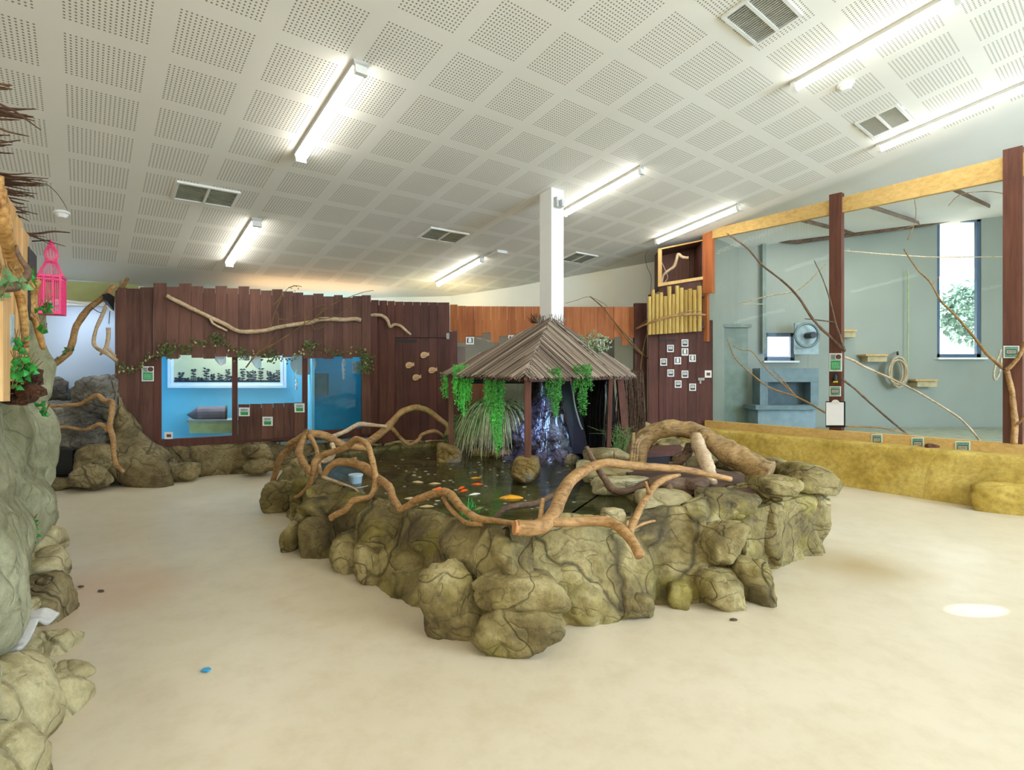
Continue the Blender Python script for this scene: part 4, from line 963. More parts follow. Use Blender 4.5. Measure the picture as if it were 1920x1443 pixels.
# ropes
mb = MB(); mb.tube([(W(1580, 470, 8.5), .010), (W(1680, 478, 9), .010), (W(1760, 482, 9.2), .010), (W(1880, 481, 9.3), .010)], 5, 3, 0); simple('rope_line', mb, M_rope, 'taut horizontal rope across the upper aviary, past the tall window', 'rope')
mb = MB(); mb.tube([(W(1388, 568, 9.4), .014), (W(1440, 555, 9.3), .014), (W(1500, 541, 9.2), .014), (W(1550, 492, 9.0), .012)], 5, 3, .05); mb.tube([(W(1388, 570, 9.4), .01), (W(1430, 570, 9.8), .01)], 5, 1, 0); simple('rope_line', mb, M_rope, 'sagging pale rope rising to the middle post behind the glass', 'rope')
mb = MB(); mb.tube([(W(1877, 655, 6.9), .012), (W(1864, 695, 6.9), .012), (W(1866, 712, 6.9), .012), (W(1874, 700, 6.9), .012), (W(1878, 670, 6.9), .012)], 6, 4, 0); simple('rope_loop', mb, M_rope, 'small white rope loop hanging left of the right-hand post', 'rope')
# branches inside the aviary
x9 = lambda z: 1500 + z * .4988; y9 = lambda z: 260 + z * .4988
def abr(lbl, mat, *paths):
    mb = MB()
    for pts, r0, r1, Y0, Y1, f in paths:
        n = len(pts); P = []
        for k, (a, b) in enumerate(pts):
            u = k / (n - 1); X_, Y_ = (xx8(a), yy8(b)) if f == 8 else (x9(a), y9(b)); Y = Y0 + (Y1 - Y0) * u; P.append((W(X_, Y_, Y), r0 + (r1 - r0) * u))
        mb.tube(P, 6, 5, .15)
    return simple('perch_branch', mb, mat, lbl, 'branch', smooth=True)
abr('dark bare branch sweeping from the upper left pane down to the middle post', M_branchd, ([(530, 110), (580, 145), (640, 190), (720, 280), (840, 375), (920, 460), (1000, 580), (1100, 680), (1165, 745)], .010, .022, 8.6, 7.35, 8), ([(950, 570), (1010, 575), (1110, 588)], .006, .010, 7.8, 7.5, 8), ([(1000, 255), (1045, 350), (1090, 480), (1115, 590), (1140, 660), (1165, 745)], .005, .017, 7.7, 7.35, 8), ([(540, 118), (550, 130)], .004, .004, 8.6, 8.6, 8))
abr('pale forked branch low behind the glass, left of the clipboard', M_branch, ([(530, 680), (545, 720), (570, 780), (640, 850), (740, 930), (820, 965), (900, 990), (980, 1030), (1060, 1078)], .008, .016, 8.8, 7.8, 8), ([(560, 715), (610, 740), (660, 745), (700, 790), (760, 860), (830, 920), (900, 985)], .006, .010, 8.7, 8.0, 8), ([(780, 850), (830, 900), (900, 990)], .005, .01, 8.3, 8.0, 8))
abr('long pale branch slanting down across the middle pane to the lower right', M_branchp, ([(165, 820), (205, 835), (240, 855), (340, 900), (440, 950), (540, 1010), (600, 1050), (645, 1095), (680, 1140)], .016, .012, 7.2, 6.9, 9))
abr('dark thin branch slanting down under the coiled rope', M_branchd, ([(160, 905), (200, 935), (250, 980), (330, 1050), (405, 1112)], .014, .012, 7.25, 7.3, 9))
abr('low pale stick lying behind the glass along the bottom beam', M_branch, ([(170, 1080), (230, 1082), (300, 1085), (360, 1098), (430, 1118)], .012, .010, 7.4, 7.2, 9))
abr('forked brown branch rising at the right-hand post and reaching across the tall window', M_branch, ([(390, 415), (440, 490), (490, 540), (530, 610), (580, 660), (650, 740), (700, 805), (760, 860), (778, 872)], .008, .021, 7.6, 6.12, 9),
    ([(778, 870), (792, 930), (803, 1000), (808, 1070), (806, 1148)], .026, .033, 6.05, 5.98, 9), ([(775, 868), (800, 848), (822, 820), (838, 785), (845, 760)], .022, .018, 6.05, 5.85, 9), ([(810, 1078), (830, 1060), (850, 1035)], .015, .010, 5.98, 5.85, 9),
    ([(500, 545), (520, 520), (560, 505), (605, 478)], .004, .003, 7.2, 7.6, 9), ([(405, 380), (430, 320), (436, 270), (432, 225), (465, 205)], .006, .003, 7.6, 7.6, 9), ([(365, 345), (400, 335), (430, 325)], .004, .004, 7.6, 7.6, 9))
abr('thin pale twig arching over the top of the tall window', M_branchp, ([(558, 252), (585, 222), (620, 205), (700, 198), (760, 205), (830, 220)], .004, .007, 7.0, 6.3, 9))
# kerb below the aviary
mb = MB(); K = [(3.05, 9.35), (3.5, 8.75), (4.0, 8.1), (4.55, 7.4), (5.1, 6.65), (5.62, 5.95), (6.1, 5.2), (6.6, 4.4)]
kp = []
for k, (a, b) in enumerate(K):
    q_ = PE.n * .0; kp.append((a, b, .60))
P_ = catmull([(x_, y_, h_) for x_, y_, h_ in kp], 16, False); m_ = 18; vs, fs = [], []
pn = PE.n
for k, (x_, y_, h_) in enumerate(P_):
    t = k / (len(P_) - 1); bo = .02 + .16 * t
    for j in range(m_):
        u = j / (m_ - 1)
        if u < .75: v_ = u / .75; z_ = .60 * v_; o_ = bo * (1 - v_) + .10
        else: v_ = (u - .75) / .25; z_ = .60 + .005 * v_; o_ = .10 - .34 * v_
        p = Vector((x_, y_, z_)) + pn * o_; q_ = (p - Vector((5.88, 6.0, 0))).dot(pn)
        vs.append(p + pn * rockdisp(p, .022, .012, 1.1, 4) * (1 if u < .8 else .2))
for k in range(len(P_) - 1):
    for j in range(m_ - 1): a = k * m_ + j; fs.append((a, a + 1, a + m_ + 1, a + m_))
fs += [tuple(range(m_)), tuple(reversed(range((len(P_) - 1) * m_, len(P_) * m_)))]
mb.add(vs, fs, .5); kb = simple('rendered_kerb', mb, M_yrock, 'ochre rendered kerb under the glazed aviary', 'kerb', smooth=True)
# signs and things on the aviary front
sign(PE, 1634, 1654, 814, 835, .065, 'teal sign on the bottom beam, leftmost of three', 'teal', 51)
sign(PE, 1709, 1732, 820, 843, .065, 'teal sign on the bottom beam, middle one, left of the reddish stone', 'teal', 52)
sign(PE, 1791, 1819, 827, 852, .065, 'teal sign on the bottom beam, rightmost, right of the reddish stone', 'teal', 53)
sign(PE, 1881.5, 1911, 648, 671, .055, 'teal sign on the right-hand brown post', 'teal', 54)
sign(PE, 1555, 1578.5, 662, 696, .055, 'tall green poster with round photo on the middle brown post', 'poster', 55)
sign(PE, 1555.5, 1576.5, 724, 742.5, .055, 'teal sign on the middle brown post, just above the clipboard', 'teal', 56)
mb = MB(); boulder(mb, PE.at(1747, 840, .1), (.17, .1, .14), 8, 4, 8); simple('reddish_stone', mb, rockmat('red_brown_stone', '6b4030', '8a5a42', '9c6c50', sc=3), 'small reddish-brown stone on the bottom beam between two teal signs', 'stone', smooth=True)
tc = empty('torch', PE.at(1566, 718, .1), 'small black torch with yellow front hanging on the middle post', 'torch')
mb = MB(); mb.tube([(PE.at(1566, 698, .09), .018), (PE.at(1566, 707, .09), .036), (PE.at(1566, 717, .09), .04)], 12, 2, 0); mb.build('torch_body', M_black, tc, smooth=True)
mb = MB(); PE.board(mb, 1562, 1570, 714, 717, .135, .02); mb.build('yellow_label', plain('yellow_plastic', 'd6c520', .4), tc)
cbd = empty('clipboard', PE.at(1566, 801, .07), 'clipboard with blank white paper at the foot of the middle post', 'clipboard')
mb = MB(); PE.board(mb, 1548, 1584.5, 752, 801, .072, .012); mb.build('backing_board', M_black, cbd)
mb = MB(); PE.board(mb, 1549, 1582, 754, 797, .076, .003); mb.build('paper', plain('bright_paper', 'f4f3f4', .6, var=.01, bmp=0), cbd)
mb = MB(); mb.prism([PE.at(1566 + 7.5 * math.cos(t), 756 - 7 * math.sin(t), .09) for t in [math.pi * k / 10 for k in range(11)]], -PE.n * .012); mb.build('clip', M_metal, cbd)
# stones at the foot of the kerb
for x0, y0, x1, y1, lb, sd in ((1790, 906, 1836, 944, 'small squarish ochre stone at the foot of the yellow kerb', 3), (1813, 895, 1850, 916, 'flat ochre stone perched behind the two at the kerb foot', 4), (1832, 900, 1965, 966, 'large long ochre stone at the right edge, at the kerb foot', 5)):
    Y = EYE * F / (y1 - CY); c, s_ = bpx(x0, y0, x1, y1, Y, .3); mb = MB(); boulder(mb, c, s_, sd, 4, 9, rz=-.9 if sd == 3 else -.5); simple('kerb_stone', mb, M_yrock, lb, 'stone', 'stones at the kerb foot', smooth=True)

# ================================================================== ROCK KERB UNDER THE PLANK ENCLOSURE
def brock(mb, x0, y0, x1, y1, Y, depth, sd, sub=4, grow=1.12, rz=0, facets=10, rough=.05):
    c, s_ = bpx(x0, y0, x1, y1, Y, depth, grow); boulder(mb, c, s_, sd, sub, facets, rough, rz)
kr = empty('rock_kerb', (-4.6, 7.7, 0), 'low moulded rock kerb along the foot of the plank enclosure', 'rock kerb')
mb = MB()
kpts = []
for px_, py_, h_ in ((224, 909, .62), (262, 905, .56), (310, 900, .50), (365, 895, .50), (420, 890, .52), (455, 888, .54), (500, 884, .56), (560, 878, .56), (640, 872, .58), (700, 866, .58)):
    g = G(px_, py_); kpts.append((g.x, g.y, h_))
ridge(mb, kpts, .42, False, 14, 30, .07, .03, 1.6, 11)
mb.build('rock_face', M_rockb, kr, smooth=True)
for x0, y0, x1, y1, Y, dp, sd in ((212, 852, 325, 912, 7.05, .5, 3), (300, 868, 368, 905, 7.35, .35, 4), (455, 832, 512, 862, 7.75, .3, 6), (457, 855, 515, 888, 7.75, .35, 7)):
    mb = MB(); brock(mb, x0, y0, x1, y1, Y, dp, sd); mb.build('boulder', M_rockb, kr, smooth=True)
# rock spire against the planks
mb = MB(); vs, fs = [], []
S_ = [(745, 221, 227), (765, 220, 236), (790, 219, 250), (815, 219, 266), (835, 218, 290), (860, 217, 315), (895, 216, 330)]
prof = catmull([(a, b, c) for a, b, c in S_], 6, False); m_ = 24
for k, (y_, x0, x1) in enumerate(prof):
    c = PL.at((x0 + x1) / 2, y_, .10 + .22 * k / len(prof)); hw_ = S((x1 - x0) / 2, c.y) * 1.05
    for j in range(m_):
        t = 2 * math.pi * j / m_; p = c + PL.d * math.cos(t) * hw_ + PL.n * math.sin(t) * (.07 + .13 * k / len(prof))
        o_ = (p - c); p = p + o_.normalized() * rockdisp(p, .05, .03, 2.2, 9); vs.append(p)
fs = [(k * m_ + j, k * m_ + (j + 1) % m_, (k + 1) * m_ + (j + 1) % m_, (k + 1) * m_ + j) for k in range(len(prof) - 1) for j in range(m_)] + [tuple(reversed(range(m_))), tuple(range((len(prof) - 1) * m_, len(prof) * m_))]
mb.add(vs, fs, .5); mb.build('rock_spire', M_rockb, kr, smooth=True)

# ================================================================== ALCOVE ROCKWORK (far left)
ak = empty('rock_den', (-5.9, 7.2, 0), 'grey rock den with dark hollows in the alcove left of the plank enclosure', 'rockwork')
for x0, y0, x1, y1, Y, dp, sd, sub in ((150, 698, 232, 790, 7.3, .6, 21, 5), (70, 745, 175, 812, 7.2, .6, 22, 5), (85, 780, 205, 850, 7.15, .5, 23, 5), (60, 700, 130, 770, 7.6, .4, 31, 4), (138, 835, 216, 893, 6.95, .35, 24, 4), (128, 868, 202, 921, 6.75, .35, 25, 4), (60, 893, 140, 922, 6.8, .35, 26, 4)):
    mb = MB(); brock(mb, x0, y0, x1, y1, Y, dp, sd, sub, rough=.09, facets=14); mb.build('boulder', M_grey if y0 < 830 else M_rockb, ak, smooth=True)
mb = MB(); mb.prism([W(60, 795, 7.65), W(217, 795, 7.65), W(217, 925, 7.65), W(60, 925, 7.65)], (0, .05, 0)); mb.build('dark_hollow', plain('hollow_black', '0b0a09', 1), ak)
bb = empty('black_trough', W(110, 888, 6.95), 'black open trough beside the grey rock den', 'trough')
mb = MB(); wb(mb, 78, 136, 843, 889, 6.98, .3); mb.build('trough_body', M_black, bb)
mb = MB(); wb(mb, 76, 138, 840, 844, 6.96, .03); mb.build('rim', plain('worn_black_edge', '2c2622', .6), bb)
mb = MB(); mb.tube(bpath([(86, 762, 7.0), (115, 760, 7.0), (150, 757, 6.95), (180, 741, 6.9), (195, 750, 6.9), (210, 755, 6.9), (208, 785, 6.85), (205, 800, 6.8), (212, 820, 6.75), (213, 845, 6.65), (218, 870, 6.6), (232, 884, 6.55)], [3, 3, 3.5, 4, 4.5, 5, 5, 5, 5, 4.5, 4, 3]), 8, 5, .15)
mb.tube(bpath([(80, 805, 6.9), (120, 800, 6.85), (160, 805, 6.85), (188, 795, 6.8), (205, 808, 6.8)], [2.5, 3, 3, 4, 4.5]), 8, 5, .15)
simple('bare_branch', mb, M_branch, 'forked branch lying over the grey rock den and down to the floor', 'branch', smooth=True)
mb = MB(); mb.tube(bpath([(84, 702, 6.9), (100, 685, 6.95), (128, 660, 7.0), (137, 635, 7.05), (144, 610, 7.1), (165, 580, 7.15), (190, 560, 7.2), (215, 535, 7.3)], [3, 5, 6, 5.5, 5.5, 5.5, 5, 4]), 9, 5, .1)
simple('bare_branch', mb, M_branch, 'thick branch curving up across the pale blue alcove wall', 'branch', smooth=True)
mb = MB(); mb.tube(bpath([(199, 572, 7.1), (190, 595, 7.1), (180, 618, 7.1), (176, 645, 7.1), (190, 657, 7.1), (205, 665, 7.1), (218, 676, 7.2)], [3, 3.4, 3, 3.4, 4, 4, 4]), 8, 5, .1); mb.tube(bpath([(203, 614, 7.15), (203, 635, 7.15), (198, 652, 7.1), (188, 665, 7.1)], [3.5, 3.5, 3, 2]), 8, 4); mb.tube(bpath([(200, 648, 7.12), (208, 660, 7.15), (216, 668, 7.2)], 3), 6, 4)
simple('bare_branch', mb, M_branchp, 'pale crooked branch left of the plank enclosure, under the black clamp lamp', 'branch', smooth=True)
cl_ = empty('clamp_lamp', W(207, 566, 7.2), 'black shaded clamp lamp at the top left corner of the plank enclosure', 'lamp')
mb = MB(); mb.add([W(191, 552, 7.1), W(203, 549, 7.2), W(215, 556, 7.25), W(214, 583, 7.2), W(202, 566, 7.05), W(199, 575, 7.3)], [(0, 1, 4), (1, 2, 4), (2, 3, 4), (0, 4, 3), (0, 3, 5), (0, 5, 1), (1, 5, 2), (2, 5, 3)]); mb.build('shade', M_black, cl_)
mb = MB(); mb.tube([(W(200, 573, 7.08), .008), (W(211, 584, 7.1), .008)], 6, 1, 0); mb.build('lit_rim', M_metal, cl_)
mb = MB(); mb.tube([(W(206, 583, 7.15), .005), (W(204, 607, 7.15), .005)], 5, 1, 0); mb.tube([(W(172, 576, 7.12), .005), (W(188, 586, 7.12), .005), (W(200, 578, 7.12), .005)], 5, 3, 0); mb.build('cable', M_black, cl_)
mb = MB(); mb.tube([(W(100, 563, 7.0), .02), (W(130, 565, 7.1), .02), (W(172, 571, 7.18), .022)], 8, 3, .08); simple('white_pole', mb, M_paper, 'white horizontal pole across the alcove behind the pink birdcage', 'pole')
for k, (px_, py_, Y_, lb) in enumerate(((131, 655, 6.9, 'few ivy leaves on the middle of the thick alcove branch'), (100, 676, 6.85, 'few ivy leaves at the lower end of the thick alcove branch'))):
    mb = MB(); mb.tube([(W(px_ - 7, py_ + 6, Y_), .004), (W(px_ + 7, py_ - 6, Y_), .004)], 5, 1, 0)
    for q in range(6): leaf(mb, W(px_ - 6 + q * 2.4, py_ + 5 - q * 2, Y_), (U(-1, 1), -.5, U(-1, .6)), (0, -1, 0), .07, .05)
    simple('ivy_sprig', mb, M_lichen, lb, 'leaves', 'ivy sprigs in the alcove')

# ================================================================== POND
pond = empty('rockwork_pond', (.1, 5.3, 0), 'raised indoor fish pond with moulded olive rock walls in the middle of the floor', 'pond')
out = [(-2.86, 6.15, .50), (-2.55, 5.80, .48), (-2.29, 5.45, .50), (-2.02, 4.85, .52), (-1.72, 4.50, .52), (-1.45, 4.23, .51), (-1.18, 3.95, .50), (-.95, 3.74, .50), (-.72, 3.55, .52), (-.52, 3.30, .54), (-.28, 3.05, .57), (-.02, 2.92, .60), (.16, 2.90, .62), (.30, 3.08, .60), (.55, 3.16, .58), (.86, 3.30, .56), (1.12, 3.44, .58), (1.33, 3.48, .60), (1.55, 3.62, .62), (1.80, 3.90, .63), (2.10, 4.08, .62), (2.45, 4.28, .62), (2.68, 4.50, .64), (2.86, 5.0, .60), (2.80, 5.7, .58), (2.6, 6.5, .56), (2.3, 7.3, .56), (1.9, 8.0, .56), (1.2, 8.4, .56), (.4, 8.5, .56), (-.5, 8.3, .55), (-1.2, 8.15, .54), (-1.8, 7.85, .54), (-2.3, 7.4, .54), (-2.75, 6.8, .52)]
# travel order reversed so the outside is on the right
mb = MB(); ridge(mb, [tuple(p) for p in out][::1] if False else out, .36, True, 16, 52, .11, .036, 1.3, 2, lean=.17)
rim = mb.build('rock_wall', M_rock, pond, smooth=True)
BL = [ # x0,y0,x1,y1, front distance, depth, seed
    (618, 992, 682, 1084, 4.00, .34, 1), (665, 1028, 724, 1100, 3.78, .32, 2), (722, 1062, 783, 1124, 3.55, .30, 3), (760, 1104, 800, 1146, 3.42, .22, 4),
    (785, 1046, 905, 1212, 2.98, .42, 5), (921, 1008, 1000, 1088, 2.95, .36, 6), (880, 1060, 1046, 1140, 2.86, .40, 7), (892, 1118, 1050, 1200, 2.82, .42, 8), (902, 1176, 1024, 1232, 2.80, .40, 9),
    (531, 975, 566, 1035, 4.45, .28, 10), (560, 930, 640, 972, 4.45, .4, 11), (578, 903, 632, 938, 4.75, .35, 12), (556, 965, 640, 1046, 4.34, .35, 33), (504, 900, 560, 962, 5.75, .4, 13), (545, 890, 590, 975, 5.35, .35, 14),
    (1040, 1084, 1134, 1176, 3.12, .3, 15), (1128, 1102, 1216, 1156, 3.2, .24, 16), (1249, 1083, 1298, 1134, 3.40, .25, 17), (1296, 1060, 1388, 1144, 3.34, .42, 18), (1362, 1040, 1450, 1130, 3.45, .42, 19), (1304, 975, 1384, 1062, 3.50, .36, 20),
    (1380, 980, 1404, 1040, 3.75, .2, 21), (1300, 920, 1420, 975, 3.80, .4, 22), (1418, 893, 1490, 942, 4.05, .4, 23), (1462, 866, 1566, 920, 4.35, .55, 24), (1480, 900, 1552, 1030, 4.44, .4, 25), (1400, 930, 1470, 1058, 4.0, .4, 26), (1430, 858, 1480, 885, 4.85, .4, 27)]
for a in BL:
    mb = MB(); brock(mb, *a[:4], a[4], a[5], a[6] + 100, 4, 1.12, facets=11, rough=.07); mb.build('boulder', M_rock, pond, smooth=True)
# pond floor and inner shelf
ip = [(x_ * .93 + .0, (y_ - 5.5) * .93 + 5.5) for x_, y_, _ in out]
mb = MB(); mb.add([Vector((x_, y_, .10)) for x_, y_ in ip], [tuple(range(len(ip)))], .5); mb.build('pond_bed', plain('algae_bed', '938850', .9, var=.5, scale=3), pond)
shp = [(1.02, 5.9), (.98, 5.2), (1.0, 4.5), (1.12, 3.9), (1.3, 3.72), (1.9, 3.98), (2.5, 4.4), (2.6, 5.2), (2.3, 6.6), (1.6, 7.4), (1.1, 7.2), (1.15, 6.5)]
mb = MB(); mb.prism([Vector((x_, y_, .5)) for x_, y_ in shp], (0, 0, -.45), .5); mb.build('inner_shelf', M_rock, pond)
for x0, y0, x1, y1, Y, dp, sd in ((1084, 868, 1190, 905, 4.95, .5, 1), (1110, 890, 1225, 925, 4.55, .45, 2), (1100, 838, 1180, 872, 5.7, .5, 3), (1195, 917, 1300, 968, 3.85, .5, 4), (1260, 835, 1350, 880, 5.3, .5, 5), (1330, 850, 1400, 880, 5.2, .5, 6), (1185, 812, 1260, 845, 6.6, .5, 7), (1190, 790, 1222, 818, 7.4, .3, 8), (1140, 845, 1175, 866, 6.2, .3, 9), (1230, 822, 1300, 845, 6.3, .4, 44)):
    mb = MB(); brock(mb, x0, y0, x1, y1, Y, dp, sd + 200, 4); mb.build('boulder', M_stone if sd in (1, 2, 3, 4, 9) else M_rock, pond, smooth=True)
# sunken stones along the back and left bank
for x0, y0, x1, y1, Y, dp, sd in ((690, 838, 830, 900, 6.4, .6, 1), (640, 845, 740, 895, 5.9, .5, 2), (760, 870, 850, 915, 5.9, .5, 3), (880, 838, 930, 862, 6.9, .35, 4), (925, 842, 965, 866, 6.7, .3, 5), (1055, 850, 1082, 880, 6.3, .3, 6)):
    mb = MB(); brock(mb, x0, y0, x1, y1, Y, dp, sd + 300, 3)
    if sd < 4:
        for v_ in mb.v: v_.z = min(v_.z, .41) - .0
    mb.build('bank_stone', M_rock, pond, smooth=True)
# loose pale stone
mb = MB(); brock(mb, 1122, 952, 1174, 984, 3.22, .16, 77, facets=8); simple('loose_stone', mb, M_stone, 'loose pale stone resting on the pond wall among the branches', 'stone', smooth=True)
# water
def water_mat():
    m, nt, bs, out_ = nodes('pond_water'); nt.nodes.remove(bs); v = objco(nt)
    tr = nt.nodes.new('ShaderNodeBsdfTransparent'); tr.inputs[0].default_value = (.72, .70, .42, 1)
    df = nt.nodes.new('ShaderNodeBsdfDiffuse'); df.inputs[0].default_value = lin('74744a')
    gl = nt.nodes.new('ShaderNodeBsdfGlossy'); gl.inputs['Roughness'].default_value = .04
    fr = nt.nodes.new('ShaderNodeFresnel'); fr.inputs[0].default_value = 1.38
    a = nt.nodes.new('ShaderNodeMixShader'); a.inputs[0].default_value = .28; nt.links.new(tr.outputs[0], a.inputs[1]); nt.links.new(df.outputs[0], a.inputs[2])
    b = nt.nodes.new('ShaderNodeMixShader'); nt.links.new(fr.outputs[0], b.inputs[0]); nt.links.new(a.outputs[0], b.inputs[1]); nt.links.new(gl.outputs[0], b.inputs[2])
    h = mp(nt, 'ADD', tex(nt, 'Noise', 5, v, Detail=3, Distortion=.8).outputs[0], mp(nt, 'MULTIPLY', tex(nt, 'Noise', 22, v, Detail=2).outputs[0], .25))
    bp = nt.nodes.new('ShaderNodeBump'); bp.inputs['Strength'].default_value = .35; bp.inputs['Distance'].default_value = .02
    nt.links.new(h, bp.inputs['Height'])
    for s_ in (gl, fr): nt.links.new(bp.outputs[0], s_.inputs['Normal'])
    nt.links.new(b.outputs[0], out_.inputs[0]); return m
WZ = .45
wp = []
for k, (x_, y_, _) in enumerate(out):
    a, b = out[k - 1], out[(k + 1) % len(out)]; t = Vector((b[0] - a[0], b[1] - a[1])).normalized(); wp.append((x_ - t.y * .30, y_ + t.x * .30))
mb = MB(); mb.add([Vector((x_, y_, WZ)) for x_, y_ in wp], [tuple(range(len(wp)))], .5); mb.build('water', water_mat(), pond)
# fish
FISH = [(821, 918, .5, 'orange', 'orange fish nearest the kinked branch, leftmost of the orange ones'), (806, 925, .3, 'orange', 'orange fish partly under the kinked branch'), (865, 916, 1.2, 'orange', 'plump orange fish in the middle of the group'), (895, 909, .1, 'orange', 'small orange fish right of the group'), (870, 921, 1.0, 'orange', 'orange fish just under the plump orange one'),
        (890, 928, .5, 'white', 'white fish below the orange ones'), (958, 935, 0, 'gold', 'long golden yellow fish near the centre branch'), (892, 897, .1, 'gold', 'olive-gold fish behind the orange ones'), (783, 905, -.2, 'cream', 'cream fish highest in the cluster at the left'), (770, 936, .0, 'cream', 'cream fish lowest at the left, beside the kinked branch'), (800, 951, .1, 'cream', 'cream fish close to the front rock wall'), (815, 908, .1, 'cream', 'cream fish beside the leftmost orange one'), (898, 955, .9, 'olive', 'thin olive fish by the green weed')]
FC = dict(orange=plain('orange_fish', 'ff5a10', .4, var=.1, bmp=0), white=plain('white_fish', 'e8e4d6', .4, var=.1, bmp=0), gold=plain('gold_fish', 'f0a818', .4, var=.15, bmp=0), cream=plain('cream_fish', 'cdb47e', .5, var=.15, bmp=0), olive=plain('olive_fish', '7d7a3c', .5, bmp=0))
for k, (px_, py_, an, kind, lb) in enumerate(FISH):
    c = G(px_, py_, .442); L = .22 if kind == 'gold' and px_ > 900 else .13
    f = empty('pond_fish', c, lb + ', in the pond', 'fish', 'fish in the pond'); d = Vector((math.cos(an), math.sin(an), 0)); s_ = Vector((-d.y, d.x, 0))
    mb = MB(); mb.tube([(c - d * L * .5, .004), (c - d * L * .3, L * .11), (c, L * .17), (c + d * L * .3, L * .12), (c + d * L * .48, L * .05)], 10, 4, 0); mb.build('body', FC[kind], f, smooth=True)
    mb = MB(); t = c - d * L * .46; mb.add([t, t - d * L * .22 + s_ * L * .14, t - d * L * .16, t - d * L * .22 - s_ * L * .14, t - d * L * .1 + Vector((0, 0, .006))], [(0, 1, 4), (1, 2, 4), (2, 3, 4), (3, 0, 4)]); mb.build('tail_fin', FC[kind], f)
# floating flecks and weed
mb = MB(); rnd = random.Random(17)
for _ in range(90):
    px_, py_ = rnd.uniform(700, 1080), rnd.uniform(850, 960); p = G(px_, py_, WZ + .003); a_ = rnd.uniform(0, 6.28); r_ = rnd.uniform(.004, .014)
    if p.x < -1.9 or (py_ > 930 and px_ < 760): continue
    mb.prism([p + Vector((math.cos(a_ + t) * r_ * (1.8 if t % 3 else 1), math.sin(a_ + t) * r_, 0)) for t in (0, 1.2, 2.4, 3.6, 4.8)], (0, 0, .002))
simple('floating_feed', mb, plain('pale_flake', 'e3dcb6', .6, bmp=0), 'tiny pale flakes floating on the pond surface', 'fish food', kind='stuff')
mb = MB()
for _ in range(46):
    c = G(rnd.uniform(868, 895), rnd.uniform(955, 985), .42); leaf(mb, c, (rnd.gauss(0, 1), rnd.gauss(0, .4), rnd.uniform(.4, 1.4)), (0, -1, .2), rnd.uniform(.06, .13), .012)
simple('pond_weed', mb, M_leafg, 'thin green water weed behind the front branch in the pond', 'water plant')
fb = empty('feed_bucket', G(667, 905, .3), 'pale blue cup standing in the left corner of the pond', 'cup')
c = W(667, 893, 5.15); mb = MB(); mb.tube([(Vector((c.x, c.y, .33)), .045), (Vector((c.x, c.y, .53)), .065)], 16, 1, 0); mb.build('cup_body', plain('pale_blue_plastic', '9fb8c6', .4, var=.1), fb)
mb = MB(); mb.tube([(Vector((c.x, c.y, .52)), .07), (Vector((c.x, c.y, .535)), .07)], 16, 1, 0); mb.build('rim', plain('pale_blue_rim', 'c3d4dc', .4), fb)

# deck and black box
dk = empty('timber_deck', (1.8, 4.9, .52), 'dark wooden deck boards on the right side of the pond', 'deck')
M_deck = wood('dark_decking', '4a342d', '735548', axis='x')
dd = Vector((-.55, .83, 0)).normalized(); dn = Vector((.83, .55, 0)).normalized()
da = Vector((1.05, .12, 0)).normalized(); db = Vector((-da.y, da.x, 0)); o0 = Vector((1.22, 4.12, .56))
for k in range(13):
    L0_, L1_ = (-.05 + .012 * k, 1.12 - .03 * k) if k < 4 else (-.05, 1.15 - .045 * k)
    a = o0 + db * (.145 * k) + da * L0_; b = o0 + db * (.145 * k) + da * L1_; mb = MB()
    mb.prism([a, b, b + db * .137, a + db * .137], (0, 0, .035)); mb.build('deck_board', M_deck, dk, bevel=.004)
bxk = empty('black_step_box', W(1248, 866, 5.35), 'low dark brown step box on the deck under the arching log', 'box')
mb = MB(); q = [W(1212, 849, 5.25), W(1282, 845, 5.35), W(1276, 833, 6.0), W(1225, 835, 5.95)]; mb.prism(q, (0, 0, -.045)); mb.build('lid', M_dark2, bxk)
mb = MB(); q2 = [p + (Vector((1.53, 5.6, p.z)) - p) * .06 - Vector((0, 0, .045)) for p in q]; mb.prism(q2, (0, 0, -.09)); mb.build('box_body', plain('box_black', '1c1512', .6), bxk)

